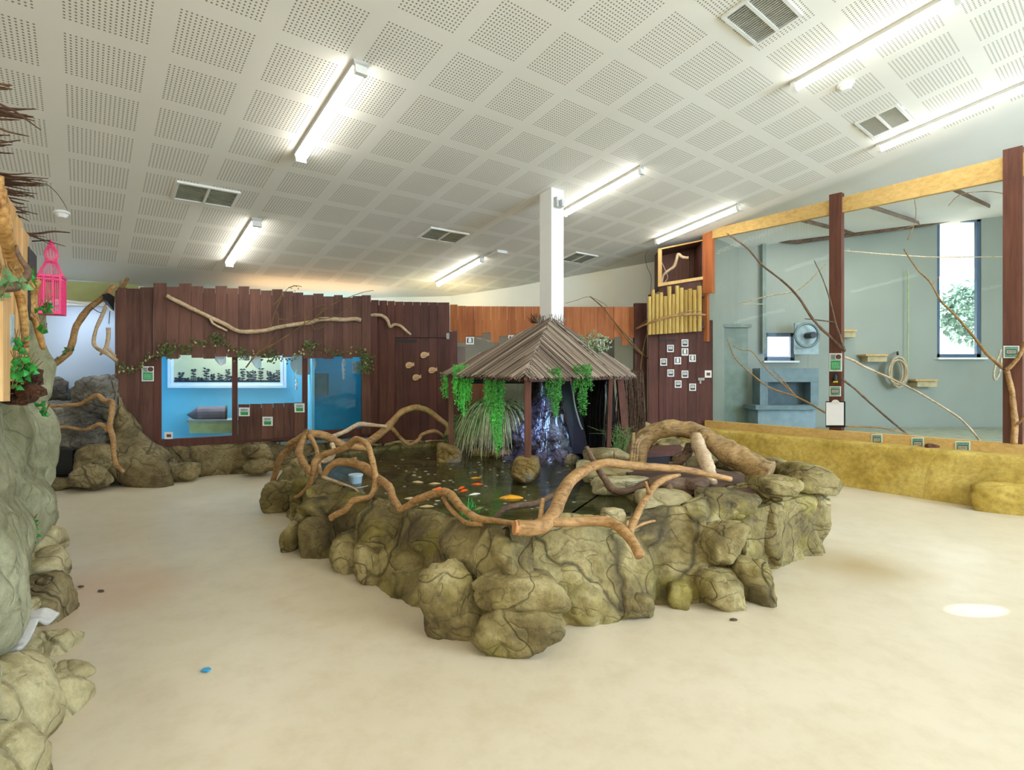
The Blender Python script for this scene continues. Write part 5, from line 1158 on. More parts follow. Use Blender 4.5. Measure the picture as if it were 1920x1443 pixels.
# ================================================================== THATCHED HUT
hut = empty('thatched_hut', (.45, 6.5, .45), 'small open hut with grey reed thatch roof standing in the pond', 'hut')
EZ = 1.525
C_L, C_F, C_R, C_BR, C_B, C_BL = Vector((-.86, 6.75, EZ + .02)), Vector((.13, 5.02, EZ - .02)), Vector((1.14, 5.92, EZ + .0)), Vector((1.72, 7.3, EZ)), Vector((1.0, 8.55, EZ)), Vector((-.35, 8.2, EZ))
APX = Vector((.50, 6.72, 2.24))
rnd = random.Random(31)
corners = [C_L, C_F, C_R, C_BR, C_B, C_BL]
for k in range(6):
    a, b = corners[k], corners[(k + 1) % 6]; e = (b - a); Le = e.length; e = e / Le
    fn = e.cross(APX - a).normalized()
    if fn.z < 0: fn = -fn
    up_ = fn.cross(e).normalized()
    if up_.z < 0: up_ = -up_
    ha = (APX - a).dot(up_); xa = (APX - a).dot(e)
    mb = MB(); under = MB(); under.prism([a - fn * .02, b - fn * .02, APX - fn * .02], -fn * .025); under.build('roof_board', M_dark2, hut)
    n_ = int(Le / .0105)
    for j in range(n_):
        x = Le * (j + .5) / n_ + rnd.uniform(-.003, .003)
        hmax = ha * (x / xa) if x < xa else ha * ((Le - x) / (Le - xa)) if 0 < xa < Le else ha
        if xa <= 0: hmax = ha * (Le - x) / (Le - xa)
        if xa >= Le: hmax = ha * x / xa
        y0 = -.05 + rnd.uniform(-.03, .012); y1 = max(.03, hmax - .0 + rnd.uniform(-.01, .02)); 
        if y1 - y0 < .05: continue
        sk = rnd.gauss(0, .010); lay = rnd.uniform(.0, .022)
        nseg = 3; pp = []
        for q in range(nseg + 1):
            t = q / nseg; pp.append((a + e * (x + sk * t) + up_ * (y0 + (y1 - y0) * t) + fn * (lay + rnd.uniform(-.002, .002)), .0058 * rnd.uniform(.8, 1.3)))
        mb.tube(pp, 5, 1, 0, sh=rnd.random())
    # frayed tufts at the eave
    for j in range(int(Le / .03)):
        x = rnd.uniform(0, Le); p = a + e * x - up_ * .01; mb.tube([(p, .004), (p - up_ * rnd.uniform(.04, .09) + e * rnd.gauss(0, .02) - fn * rnd.uniform(0, .03), .002)], 4, 1, 0)
    mb.build('thatch', M_reed, hut)
# nodes for per-stick colour on thatch
def reedmat():
    nt = M_reed.node_tree; bs = nt.nodes['Principled BSDF']; g = nt.nodes.new('ShaderNodeAttribute'); g.attribute_name = 'shade'
    col = ramp(nt, g.outputs['Fac'], [(0, '4c3f36'), (.3, '7d6b5d'), (.7, '9f8d7c'), (1, 'b8a894')]); nt.links.new(col, bs.inputs['Base Color'])
reedmat()
# loose sticks standing at the peak
mb = MB()
for _ in range(70):
    a_ = rnd.uniform(0, 6.28); b0_ = APX + Vector((math.cos(a_) * .16, math.sin(a_) * .16, -.06)); mb.tube([(b0_, .005), (b0_ + Vector((rnd.gauss(0, .03), rnd.gauss(0, .03), rnd.uniform(.03, .12))), .003)], 4, 1, 0, sh=rnd.random())
mb.build('peak_sticks', M_reed, hut)
# ridge sticks and hip poles
for a in (C_L, C_F, C_R, C_BR):
    mb = MB(); mb.tube([(a + Vector((0, 0, -.03)), .02), (APX + Vector((0, 0, -.05)), .02)], 8, 3, .06); mb.build('hip_pole', M_branchd, hut)
for a, b in zip(corners, corners[1:] + corners[:1]):
    e = (b - a).normalized(); mb = MB(); c = a.lerp(b, .5) - Vector((0, 0, .045)) + (Vector((.45, 6.7, 0)) - Vector((a.lerp(b, .5).x, a.lerp(b, .5).y, 0))).normalized() * .05; L = (b - a).length * .93; n_ = Vector((-e.y, e.x, 0)); mb.box(c, (L * .97, .03, .035), (e, n_, Vector((0, 0, 1)))); mb.build('eave_beam', M_dark2, hut)
def hpost(top, base, w_=.068):
    mb = MB(); a = Vector(base); b = Vector(top); hw_ = w_ / 2
    mb.add([a + Vector((-hw_, -hw_, 0)), a + Vector((hw_, -hw_, 0)), a + Vector((hw_, hw_, 0)), a + Vector((-hw_, hw_, 0)), b + Vector((-hw_, -hw_, 0)), b + Vector((hw_, -hw_, 0)), b + Vector((hw_, hw_, 0)), b + Vector((-hw_, hw_, 0))],
           [(3, 2, 1, 0), (4, 5, 6, 7), (0, 1, 5, 4), (1, 2, 6, 5), (2, 3, 7, 6), (3, 0, 4, 7)]); mb.build('post', M_post, hut, bevel=.004)
pf = W(989.5, 700, 5.15); hpost((pf.x, 5.15, EZ), (pf.x, 5.15, .52), .067)
pl_ = W(846, 700, 6.6); hpost((pl_.x, 6.6, EZ), (pl_.x, 6.6, .52), .062)
pr = W(1145, 700, 6.0); hpost((pr.x, 6.0, EZ), (W(1140, 800, 6.1).x, 6.1, .50), .05)
pq = W(1161, 700, 6.6); hpost((pq.x, 6.6, EZ), (W(1176, 840, 6.4).x, 6.4, .50), .085)
hpost((-.2, 7.95, EZ), (-.2, 7.95, .4), .06); hpost((.95, 8.2, EZ), (.95, 8.2, .4), .06)
bm = W(960, 712, 7.2); mb = MB(); mb.box((.1, 7.4, 1.44), (1.9, .06, .09)); mb.build('gutter', M_black, hut)
bm2 = W(880, 700, 7.2); mb = MB(); mb.box((-.25, 7.6, 1.53), (1.5, .05, .05)); mb.build('inner_rail', M_pine, hut)
def base_stone(px0, py0, px1, py1, Y, sd, lb):
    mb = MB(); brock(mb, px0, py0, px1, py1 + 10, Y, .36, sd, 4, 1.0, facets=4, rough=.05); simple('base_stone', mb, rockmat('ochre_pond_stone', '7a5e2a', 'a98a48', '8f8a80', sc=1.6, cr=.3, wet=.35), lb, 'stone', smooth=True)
base_stone(953, 854, 1012, 900, 5.0, 61, 'rounded wet stone under the front post of the thatched hut'); base_stone(818, 833, 868, 868, 6.4, 62, 'rounded wet stone under the left post of the thatched hut')
# brush screens hanging on the right side of the hut
def brush(label, cat, name, x0, x1, y0, y1, Y0, Y1, n, mat, r_=.005, wob=4, seed=1, tilt=0):
    rnd = random.Random(seed); mb = MB()
    for _ in range(n):
        u = rnd.random(); x = x0 + (x1 - x0) * u; Y = Y0 + (Y1 - Y0) * u + rnd.uniform(-.05, .05); t0 = y0 + rnd.uniform(-6, 6); t1 = y1 + rnd.uniform(-14, 4)
        if rnd.random() < .25: t0 += rnd.uniform(0, 50)
        xs = x + tilt
        mb.tube([(W(x, t0, Y), r_), (W(x + rnd.gauss(0, wob), (t0 + t1) / 2, Y + rnd.gauss(0, .02)), r_), (W(xs + rnd.gauss(0, wob * 1.4), t1, Y + rnd.gauss(0, .04)), r_ * .6)], 4, 3, 0, sh=rnd.random())
    return simple(name, mb, mat, label, cat)
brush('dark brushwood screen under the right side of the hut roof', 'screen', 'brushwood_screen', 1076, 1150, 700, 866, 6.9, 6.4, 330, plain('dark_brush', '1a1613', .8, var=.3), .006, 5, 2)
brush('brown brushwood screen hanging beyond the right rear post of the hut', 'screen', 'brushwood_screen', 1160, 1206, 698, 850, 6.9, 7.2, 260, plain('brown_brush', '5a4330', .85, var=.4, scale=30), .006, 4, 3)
mb = MB(); mb.tube(bpath([(1068, 706, 6.5), (1074, 735, 6.5), (1078, 760, 6.5), (1086, 790, 6.5), (1092, 805, 6.5)], 1.6), 5, 4); simple('thin_hose', mb, plain('grey_hose', '8c877a', .6), 'thin grey hose hanging between the waterfall and the dark brushwood', 'hose')
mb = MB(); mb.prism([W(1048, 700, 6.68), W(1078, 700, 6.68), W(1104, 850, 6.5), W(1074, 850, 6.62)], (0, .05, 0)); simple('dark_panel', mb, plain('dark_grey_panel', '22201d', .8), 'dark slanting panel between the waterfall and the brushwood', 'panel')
mb = MB(); mb.tube([(W(1134, 720, 6.2), .008), (W(1138, 780, 6.2), .010), (W(1131, 845, 6.2), .012)], 5, 4, .1); mb.tube([(W(1137, 715, 6.22), .006), (W(1133, 790, 6.2), .006), (W(1128, 850, 6.2), .006)], 5, 4, .1); simple('falling_water', mb, glass('water_thread', (.75, .85, .9), .1, 3), 'thin thread of falling water left of the leaning right post', 'water')

# ================================================================== WATERFALL
wf = empty('waterfall', (.5, 7.2, .4), 'wet dark rock waterfall lit blue and violet under the hut roof', 'waterfall')
mb = MB(); vs, fs = [], []; ny, nx = 60, 64
def wfp(u, v):
    # v: 0 top .. 1 bottom ; u: -1..1 across
    y_ = 712 + (872 - 712) * v; le_ = 996 - 8 * v - 34 / (1 + math.exp(-(v - .5) * 16)); re_ = 1052 + 14 * v + 34 * v * v; cxp = (le_ + re_) / 2; hw_ = (re_ - le_) / 2
    Y = 6.62 - .22 * v ** 1.5 + .30 * u * u + .05 * math.sin(v * 16) ; p = W(cxp + hw_ * u, y_, 6.5); p = Vector((p.x, Y, p.z)); return p
for a in range(ny):
    for b in range(nx):
        v_ = a / (ny - 1); u = b / (nx - 1) * 2 - 1; p = wfp(u, v_); dsp = rockdisp(p, .08, .05, 4.2, 5); vs.append(p + Vector((0, -dsp, dsp * .3)))
fs = [(a * nx + b, a * nx + b + 1, (a + 1) * nx + b + 1, (a + 1) * nx + b) for a in range(ny - 1) for b in range(nx - 1)]
# close the back
o = len(vs); 
for a in range(ny): vs.append(Vector((.62, 7.25, vs[a * nx].z)))
for a in range(ny - 1): fs += [(a * nx, (a + 1) * nx, o + a + 1, o + a), ((a + 1) * nx + nx - 1, a * nx + nx - 1, o + a, o + a + 1)]
mb.add(vs, fs, .5); mb.build('wet_rock', M_wet, wf, smooth=True)
M_fall = nodes('white_water'); _m, _nt, _b, _o = M_fall; _b.inputs['Base Color'].default_value = lin('cfe2f2'); _b.inputs['Roughness'].default_value = .15
_b.inputs['Alpha'].default_value = 1.0
_v = objco(_nt, (22, 22, 3)); _n = tex(_nt, 'Noise', 1.6, _v, Detail=5, Roughness=.7)
_nt.links.new(mp(_nt, 'MULTIPLY', mp(_nt, 'SUBTRACT', _n.outputs[0], .49), 6, True), _b.inputs['Alpha']); M_fall = _m
rnd = random.Random(8)
for k, (u0, u1, v0, v1, w0) in enumerate(((-.35, .0, .02, .95, .16), (.1, .05, .05, .9, .10), (.55, .45, .1, .8, .10), (-.7, -.6, .45, .95, .10), (.25, -.2, .35, .98, .12), (.75, .85, .5, .95, .08))):
    mb = MB(); vs, fs = [], []; n_ = 30
    for a in range(n_):
        t = a / (n_ - 1); v_ = v0 + (v1 - v0) * t; u = u0 + (u1 - u0) * t + .05 * math.sin(t * 9 + k)
        for s_ in (-1, -.33, .33, 1):
            p = wfp(u + s_ * w0 * .62 * (1 + .3 * math.sin(t * 13 + k)), v_); dsp = rockdisp(p, .08, .05, 4.2, 5); vs.append(p + Vector((0, -dsp - .035 + .012 * abs(s_), dsp * .3)))
    fs = [(a * 4 + b, a * 4 + b + 1, (a + 1) * 4 + b + 1, (a + 1) * 4 + b) for a in range(n_ - 1) for b in range(3)]
    mb.add(vs, fs, .5); mb.build('water_stream', M_fall, wf, smooth=True)
for k in range(7):
    mb = MB(); px_ = 955 + k * 20 + rnd.uniform(-5, 5); brock(mb, px_ - 14, 846 + rnd.uniform(-4, 4), px_ + 14, 874 + rnd.uniform(-3, 4), 6.55 - (k % 2) * .15, .25, 400 + k, 3); mb.build('wet_boulder', M_wet, wf, smooth=True)

# ================================================================== PLANTS AROUND THE HUT
def hanging(label, clumps, mat, seed):
    rnd = random.Random(seed); c0_ = clumps[0]; o = empty('hanging_plant', W(c0_[0], c0_[2], c0_[4]), label, 'hanging plant', None)
    st_, lf_ = MB(), MB()
    for (x0, x1, y0, y1, Y, n) in clumps:
        for _ in range(n):
            cen = (x0 + x1) / 2; x = min(x1 + 2, max(x0 - 2, cen + rnd.choice((-.3, 0, .28)) * (x1 - x0) + rnd.gauss(0, (x1 - x0) * .12))); L = (y1 - y0) * rnd.uniform(.5, 1.1) * (1 - .35 * abs(x - cen) / max(1, (x1 - x0) / 2))
            ys = y0 + rnd.uniform(-4, 5); yy0 = Y + rnd.uniform(-.12, .12); P = []
            for q in range(6):
                t = q / 5; P.append(W(x + (rnd.gauss(0, 1.4) + (cen - x) * -.15 * t), ys + L * t, yy0 - .05 * math.sin(t * 2)))
            st_.tube([(p, .002) for p in P], 4, 1, 0)
            for q in range(5):
                for _k in range(5):
                    p = P[q].lerp(P[q + 1], rnd.random()); leaf(lf_, p, (rnd.gauss(0, 1), rnd.gauss(0, .7), rnd.uniform(-.9, .6)), (rnd.gauss(0, .5), -1, .3), rnd.uniform(.016, .030), rnd.uniform(.008, .014))
    st_.build('stems', mat, o); lf_.build('leaves', mat, o); return o
hanging('bright green hanging fern at the left corner of the hut roof', [(851, 883, 686, 778, 6.45, 70), (828, 842, 698, 752, 6.75, 18)], M_hang, 1)
hanging('long bright green hanging fern on the left eave, between the two front posts', [(910, 943, 698, 800, 5.9, 60), (922, 944, 750, 850, 5.85, 40)], M_hang, 2)
hanging('green hanging plant on the right eave, just right of the front post', [(1023, 1052, 692, 760, 5.35, 52), (1036, 1048, 740, 782, 5.4, 14)], plain('mid_green_leaf', '3f8a2c', .5, var=.5, scale=30), 3)
hanging('green hanging plant near the right corner of the hut roof', [(1074, 1110, 686, 745, 5.65, 52), (1085, 1100, 730, 782, 5.7, 16)], plain('mid_green_leaf', '3f8a2c', .5, var=.5, scale=30), 4)
def grass(label, cx0, cy0, Y, spread, n, L, mats, seed, name='grass_tuft'):
    rnd = random.Random(seed); b = W(cx0, cy0, Y); o = empty(name, b, label, 'plant')
    sets = [MB() for _ in mats]
    for _ in range(n):
        a = rnd.choice((rnd.uniform(1.7, 5.2), rnd.uniform(1.9, 4.9), rnd.uniform(0, 6.28))); r0 = rnd.uniform(0, spread[0]); p0 = b + Vector((math.cos(a) * r0, math.sin(a) * r0 * .6, 0)); l = L * rnd.uniform(.6, 1.1)
        dr_ = Vector((math.cos(a) * spread[1], math.sin(a) * spread[1] * .8, 0)); h_ = rnd.uniform(.25, .9)
        P = [p0, p0 + dr_ * l * .3 + Vector((0, 0, l * .35 * h_ + .04)), p0 + dr_ * l * .75 + Vector((0, 0, l * .15 * h_)), p0 + dr_ * l * 1.05 - Vector((0, 0, l * rnd.uniform(.25, .7)))]
        k = 0 if rnd.random() < .75 else 1; sets[k % len(sets)].tube([(P[0], .005), (P[1], .006), (P[2], .005), (P[3], .002)], 4, 3, 0, sh=rnd.random())
    for mb, m, nm in zip(sets, mats, ('dry_blades', 'green_blades')): mb.build(nm, m, o)
    return o
M_dry = plain('dry_grass_blade', 'cdc39c', .7, var=.25, scale=20); M_gg = plain('green_grass_blade', '6d8a4a', .6, var=.3, scale=20)
grass('big drooping straw and green grass tuft at the left edge of the waterfall', 932, 784, 6.95, (.14, .66), 700, .66, (M_dry, M_gg), 5)
grass('smaller green grass tuft behind the big drooping one, at the left', 880, 800, 7.15, (.12, .55), 240, .45, (M_gg, M_dry), 6)
mb = MB(); rnd = random.Random(2)
for _ in range(40): p = W(896 + rnd.gauss(0, 5), 778 + rnd.gauss(0, 3), 7.2); leaf(mb, p, (rnd.gauss(0, 1), -.2, rnd.uniform(.2, 1.2)), (0, -1, 0), .1, .02)
simple('small_green_plant', mb, M_leafg, 'small bright green spiky plant above the grass tufts', 'plant')
mb = MB()
for _ in range(60): p = W(rnd.uniform(1150, 1172), 855, 6.3 + rnd.uniform(-.1, .3)); mb.tube([(p, .005), (p + Vector((rnd.gauss(0, .06), 0, rnd.uniform(.12, .3))), .004), (p + Vector((rnd.gauss(0, .16), 0, rnd.uniform(.15, .42))), .002)], 4, 3, 0)
simple('grass_tuft', mb, M_gg, 'dark green grass at the foot of the leaning right hut post', 'plant')
gp_ = empty('trailing_plant', W(1115, 655, 6.9), 'pale grey-green leafy plant on the right slope of the thatched roof', 'plant'); mb = MB(); mf = MB()
for _ in range(26):
    p = W(1115 + rnd.gauss(0, 4), 662, 6.5); P = [p]
    for q in range(4): P.append(P[-1] + Vector((rnd.gauss(0, .05), rnd.gauss(0, .04), rnd.uniform(-.02, .09))))
    mb.tube([(x, .003) for x in P], 4, 1, 0)
    for q in P:
        for _k in range(4): leaf(mf, q, (rnd.gauss(0, 1), rnd.gauss(0, 1), rnd.gauss(0, 1)), (0, -1, .3), .05, .022)
mb.build('stems', M_twig, gp_); mf.build('leaves', plain('pale_sage_leaf', '8fa07a', .6, var=.3, scale=30), gp_)
mb = MB()
for _ in range(40): p = W(1003 + rnd.gauss(0, 3), 606, 6.9); mb.tube([(p, .003), (p + Vector((rnd.gauss(-.03, .04), 0, rnd.uniform(.03, .14))), .002)], 4, 1, 0)
simple('dry_tuft', mb, plain('dark_tuft', '4a2f1e', .8), 'small dark dry tuft on the roof ridge left of the column', 'dry plant')

# ================================================================== BRANCHES ON THE POND
def branch(label, mat, *runs, seg=9, name='bare_branch'):
    mb = MB()
    for pts, rs in runs: mb.tube(bpath(pts, rs), seg, 6, .13)
    return simple(name, mb, mat, label, 'branch', smooth=True)
branch('branch bundle leaning from its knuckle down to the floor at the far left pond corner', M_branch,
       ([(575, 811, 5.5), (560, 830, 5.6), (528, 854, 5.8), (515, 892, 6.0), (501, 943, 6.1)], [6, 5.5, 5.5, 5.5, 5]), ([(574, 812, 5.5), (563, 821, 5.55), (548, 828, 5.6), (537, 836, 5.6)], [6, 6, 5, 4]),
       ([(576, 812, 5.5), (568, 826, 5.45), (561, 847, 5.3), (569, 868, 5.1), (586, 888, 4.95)], [6, 6, 7, 7, 6]), ([(578, 812, 5.5), (588, 828, 5.4), (594, 844, 5.3), (597, 866, 5.1), (600, 888, 4.95)], [5, 4.5, 4, 4, 4]),
       ([(577, 811, 5.5), (612, 818, 5.55), (646, 834, 5.6), (690, 842, 5.6)], [7, 8, 7, 5]), ([(572, 810, 5.48), (577, 811, 5.5), (584, 812, 5.5)], 7))
branch('tall arching branch spanning the back left bank to the left hut post', M_branch,
       ([(640, 838, 6.1), (665, 838, 6.3), (691, 828, 6.45), (713, 813, 6.5), (729, 798, 6.55), (750, 775, 6.6), (775, 764, 6.7), (802, 769, 6.8), (823, 785, 6.85), (838, 797, 6.9), (843, 815, 6.9)], [6, 7, 7, 7, 7, 6, 6, 5.5, 5, 5, 5]),
       ([(727, 800, 6.55), (738, 806, 6.6), (750, 820, 6.7), (768, 834, 6.8), (785, 824, 6.85), (792, 814, 6.9), (816, 808, 6.95), (833, 819, 7.0)], [4, 4, 4, 4, 4, 3.5, 3.5, 2.5]))
branch('thin straight branch running from the pond corner up to the tall arching branch', M_branchp, ([(604, 820, 5.9), (622, 818, 5.95), (648, 808, 6.1), (674, 795, 6.3), (700, 797, 6.45), (726, 799, 6.5)], [4, 4, 4, 4.5, 3.5, 3]))
branch('heavy kinked branch zigzagging along the front left pond wall', M_branch,
       ([(606, 893, 4.75), (618, 876, 4.75), (634, 866, 4.75), (660, 868, 4.7), (680, 874, 4.6), (697, 887, 4.5), (713, 900, 4.3), (730, 914, 4.15), (738, 935, 3.95), (751, 957, 3.83)], [5, 7, 8, 8, 8, 8, 7, 8, 7, 6]),
       ([(748, 956, 3.83), (765, 948, 3.78), (785, 935, 3.73), (808, 927, 3.68), (836, 922, 3.6)], [6, 7, 8, 7, 7]), ([(832, 920, 3.6), (846, 928, 3.55), (862, 948, 3.45), (878, 962, 3.38), (897, 972, 3.3), (930, 976, 3.2), (966, 982, 3.1)], [7, 8, 8, 7, 7, 6, 6]),
       ([(832, 931, 3.6), (836, 942, 3.55), (848, 958, 3.47), (862, 970, 3.4), (876, 980, 3.34), (905, 982, 3.27)], [3.5, 4, 4.5, 4.5, 5, 5]), ([(652, 869, 4.72), (660, 862, 4.7), (667, 859, 4.68)], [5, 4, 3]))
branch('long looping branch curling over the pond corner and down the front rock wall', M_branch,
       ([(621, 971, 4.22), (634, 962, 4.2), (650, 954, 4.2), (660, 940, 4.2), (672, 936, 4.2), (695, 930, 4.2), (705, 906, 4.3), (701, 880, 4.35), (696, 855, 4.4), (688, 832, 4.5), (668, 823, 4.6), (655, 833, 4.65), (640, 842, 4.7), (608, 852, 4.8), (591, 866, 4.8), (587, 888, 4.78), (580, 908, 4.8), (563, 927, 4.88), (553, 931, 4.95)],
        [7, 6, 6, 6, 5.5, 5.5, 6, 6, 5.5, 5.5, 6, 6, 6, 6, 6.5, 5, 4.5, 3.5, 2.5]))
branch('thin dry twig drooping over the water at the left pond corner', M_branchp, ([(604, 893, 4.75), (622, 900, 4.65), (646, 908, 4.55), (664, 915, 4.5), (676, 925, 4.45)], [3.5, 3, 2, 1.5, 1]), ([(646, 908, 4.55), (665, 915, 4.5), (690, 910, 4.5)], [1.5, 1.2, .8]), ([(700, 885, 4.5), (725, 900, 4.5), (738, 918, 4.5)], [1.5, 1.5, 1]))
mb = MB(); P = bpath([(598, 862, 5.1), (610, 864, 5.1), (622, 856, 5.1), (626, 842, 5.1), (622, 832, 5.15)], [5, 5, 5, 4.5, 4]); mb.tube(P, 9, 5, .1); simple('curved_root', mb, M_branchp, 'short hook-shaped pale root lying on the pond corner stones', 'root', smooth=True)
cbm = empty('bare_branch', (.1, 3.0, .6), 'thick sawn-ended branch arching over the front corner of the pond to the right', 'branch')
mb = MB(); mb.tube(bpath([(969, 989, 2.96), (1000, 990, 2.98), (1022, 982, 3.02), (1040, 958, 3.12), (1052, 932, 3.22), (1066, 905, 3.35), (1085, 888, 3.42), (1110, 874, 3.48), (1138, 867, 3.5), (1165, 870, 3.55), (1205, 874, 3.6), (1250, 877, 3.65), (1290, 881, 3.68), (1370, 898, 3.78)], [14, 14, 15, 13, 12, 12, 11, 9, 8, 8, 7, 7, 6, 5]), 14, 6, .08)
mb.tube(bpath([(1034, 978, 3.03), (1060, 979, 3.06), (1100, 977, 3.1), (1130, 977, 3.1), (1156, 985, 3.06), (1180, 1008, 2.98), (1193, 1028, 2.92), (1200, 1042, 2.88)], [9, 9, 9, 9.5, 10, 10, 10, 10]), 12, 6, .08)
mb.tube(bpath([(1013, 976, 3.1), (1015, 958, 3.16), (1018, 935, 3.22)], [6, 5, 4]), 8, 5, .1); mb.build('limb', M_branch, cbm, smooth=True)
mb = MB(); a, b = W(964, 988.5, 2.955), W(969.5, 989, 2.96); mb.tube([(a, S(13.5, 2.96)), (b, S(13.8, 2.96))], 14, 1, 0); mb.build('sawn_end', plain('sawn_wood', 'c98f58', .7), cbm)
branch('thin curved branch behind the front one, dipping towards the water', M_branchd, ([(925, 976, 3.85), (937, 962, 3.87), (952, 951, 3.9), (975, 947, 3.95), (1000, 945, 4.0), (1025, 935, 4.05), (1055, 915, 4.1), (1085, 893, 4.15), (1120, 872, 4.2)], [4, 5.5, 6, 6, 6, 6, 6, 6, 5]))
branch('forked upright twig branch standing on the right front pond wall', M_branch, ([(1180, 998, 3.12), (1188, 980, 3.18), (1202, 950, 3.3), (1215, 928, 3.38), (1226, 912, 3.43), (1243, 899, 3.5), (1258, 894, 3.55), (1275, 890, 3.6)], [8, 7, 6.5, 6.5, 6, 6, 4.5, 2.5]), ([(1211, 903, 3.3), (1214, 916, 3.33), (1218, 928, 3.38)], [2.5, 3.5, 4]), ([(1188, 990, 3.15), (1210, 980, 3.2), (1228, 976, 3.25)], [3, 2.5, 2]), ([(1175, 984, 3.14), (1177, 975, 3.14)], [3, 2]))
branch('dark twisted root branch lying in the water edge below the deck', M_branchd, ([(1100, 838, 4.5), (1108, 855, 4.45), (1120, 876, 4.4), (1134, 898, 4.35), (1146, 915, 4.3), (1165, 922, 4.25), (1185, 918, 4.25), (1210, 908, 4.25), (1250, 903, 4.2), (1280, 910, 4.2), (1305, 908, 4.15), (1325, 900, 4.15)], [4.5, 5, 6, 6.5, 7, 7, 7, 8, 13, 14, 13, 10]), ([(1252, 905, 4.2), (1254, 922, 4.1), (1253, 938, 4.05)], [8, 8, 7]))
# big driftwood log
lg = empty('driftwood_log', (1.9, 4.6, .6), 'big weathered driftwood log arching over the pond deck', 'log')
mb = MB(); mb.tube(bpath([(1196, 872, 4.85), (1197, 850, 4.88), (1203, 828, 4.9), (1222, 811, 4.9), (1250, 803, 4.85), (1280, 804, 4.8), (1310, 812, 4.72), (1335, 826, 4.64), (1360, 844, 4.55), (1385, 858, 4.46), (1410, 871, 4.38), (1445, 886, 4.28)], [13, 15, 16, 16, 16, 16, 17, 19, 21, 23, 25, 24]), 20, 8, .16, fr=5)
mb.build('trunk', M_drift, lg, smooth=True)
mb = MB(); mb.tube(bpath([(1306, 818, 4.66), (1312, 838, 4.55), (1320, 858, 4.45), (1328, 880, 4.36), (1335, 905, 4.25)], [12, 13, 14, 14, 9]), 14, 7, .16); mb.build('limb', M_branchp, lg, smooth=True)
mb = MB(); mb.tube(bpath([(1294, 834, 4.85), (1288, 850, 4.8), (1276, 864, 4.75), (1268, 872, 4.72)], [8, 8, 8, 6]), 10, 6, .15); mb.tube(bpath([(1253, 868, 4.72), (1266, 869, 4.72), (1276, 866, 4.74)], [4, 4.5, 5]), 8, 4, .15); mb.build('dark_limb', M_branchd, lg, smooth=True)
mb = MB(); 
for k, (x0, x1) in enumerate(((1184, 1188), (1189, 1205), (1194, 1212))): mb.tube(bpath([(x1, 812 + k * 3, 4.85), (x0 + 3, 830, 4.78), (x0, 850, 4.75), (x0 - 2, 872, 4.75)], [3, 4, 3.5, 3]), 7, 5, .2)
mb.build('split_roots', M_drift, lg, smooth=True)

# ================================================================== NEAR-LEFT ENCLOSURE
PN = Plane((-2.35, 2.4), (-3.17, 3.43))
ne = empty('plank_rock_enclosure', (-2.9, 3.1, 0), 'near-left enclosure of raw upright planks above a grey-green rock wall', 'animal enclosure')
M_raw = wood('raw_upright_plank', 'a9793f', 'ddb57d')
mb = MB(); ed = [-12, 2, 8, 14, 19.5, 25, 30, 34.5, 39, 43.5, 47.5, 51, 54.5]
for k in range(12):
    t = 705 - (705 - 340) * (PN.at(max(ed[k], -12), 400).y and 2.4 / PN.at(ed[k], 400).y) - (k % 3) * 3
    PN.board(mb, ed[k], ed[k + 1] - .25, t, 745, 0 + (k % 2) * .015, .03, t + 1.2 * (ed[k + 1] - ed[k]), 745)
mb.build('planks', M_raw, ne)
mb = MB(); PN.board(mb, 6, 19, 565, 752, .06, .04); mb.build('frame_post', M_raw, ne)
mb = MB(); PN.board(mb, 19.5, 27, 590, 650, .05, .004); mb.build('blue_notice', plain('pale_blue_notice', 'a9c3cc', .5, var=.2, scale=30, bmp=0), ne)
mb = MB(); PN.board(mb, -10, 45, 640, 750, -.05, .02); mb.build('dark_opening', M_black, ne)
mb = MB(); PN.board(mb, 54, 69, 462, 600, .02, .05, 480, 600); mb.build('black_post', plain('charcoal_board', '2c2b2e', .7), ne)
mb = MB(); PN.board(mb, 74, 81, 890, 985, -.2, .05); mb.build('black_post', M_black, ne)
# rock wall: swept face
def px_face(mb, rows, depth_pts, seed, big, small, s=1.6, m=26):
    vs, fs = [], []
    for k, (y_, xe, Y_) in enumerate(rows):
        for j in range(m):
            t = j / (m - 1); ang = t * math.pi * .62
            # from near side (off frame) curving round to the silhouette edge and back behind
            e = W(xe, y_, Y_); r_ = .42
            if t < .6:
                q = t / .6; p = e + Vector((.78, -.94, 0)).normalized() * (1 - q) * 2.0 + Vector((-.94, -.78, 0)).normalized() * (.16 * (1 - q) + .06 * (1 - q))
                p.z = e.z
            else:
                q = (t - .6) / .4; p = e + Vector((-.80, .6, 0)).normalized() * q * .55
            d = rockdisp(p, big, small, s, seed); vs.append(p + Vector((.66, -.6, .2)).normalized() * d)
    n_ = len(rows)
    fs = [(k * m + j, k * m + j + 1, (k + 1) * m + j + 1, (k + 1) * m + j) for k in range(n_ - 1) for j in range(m - 1)]
    mb.add(vs, fs, .5)
mb = MB()
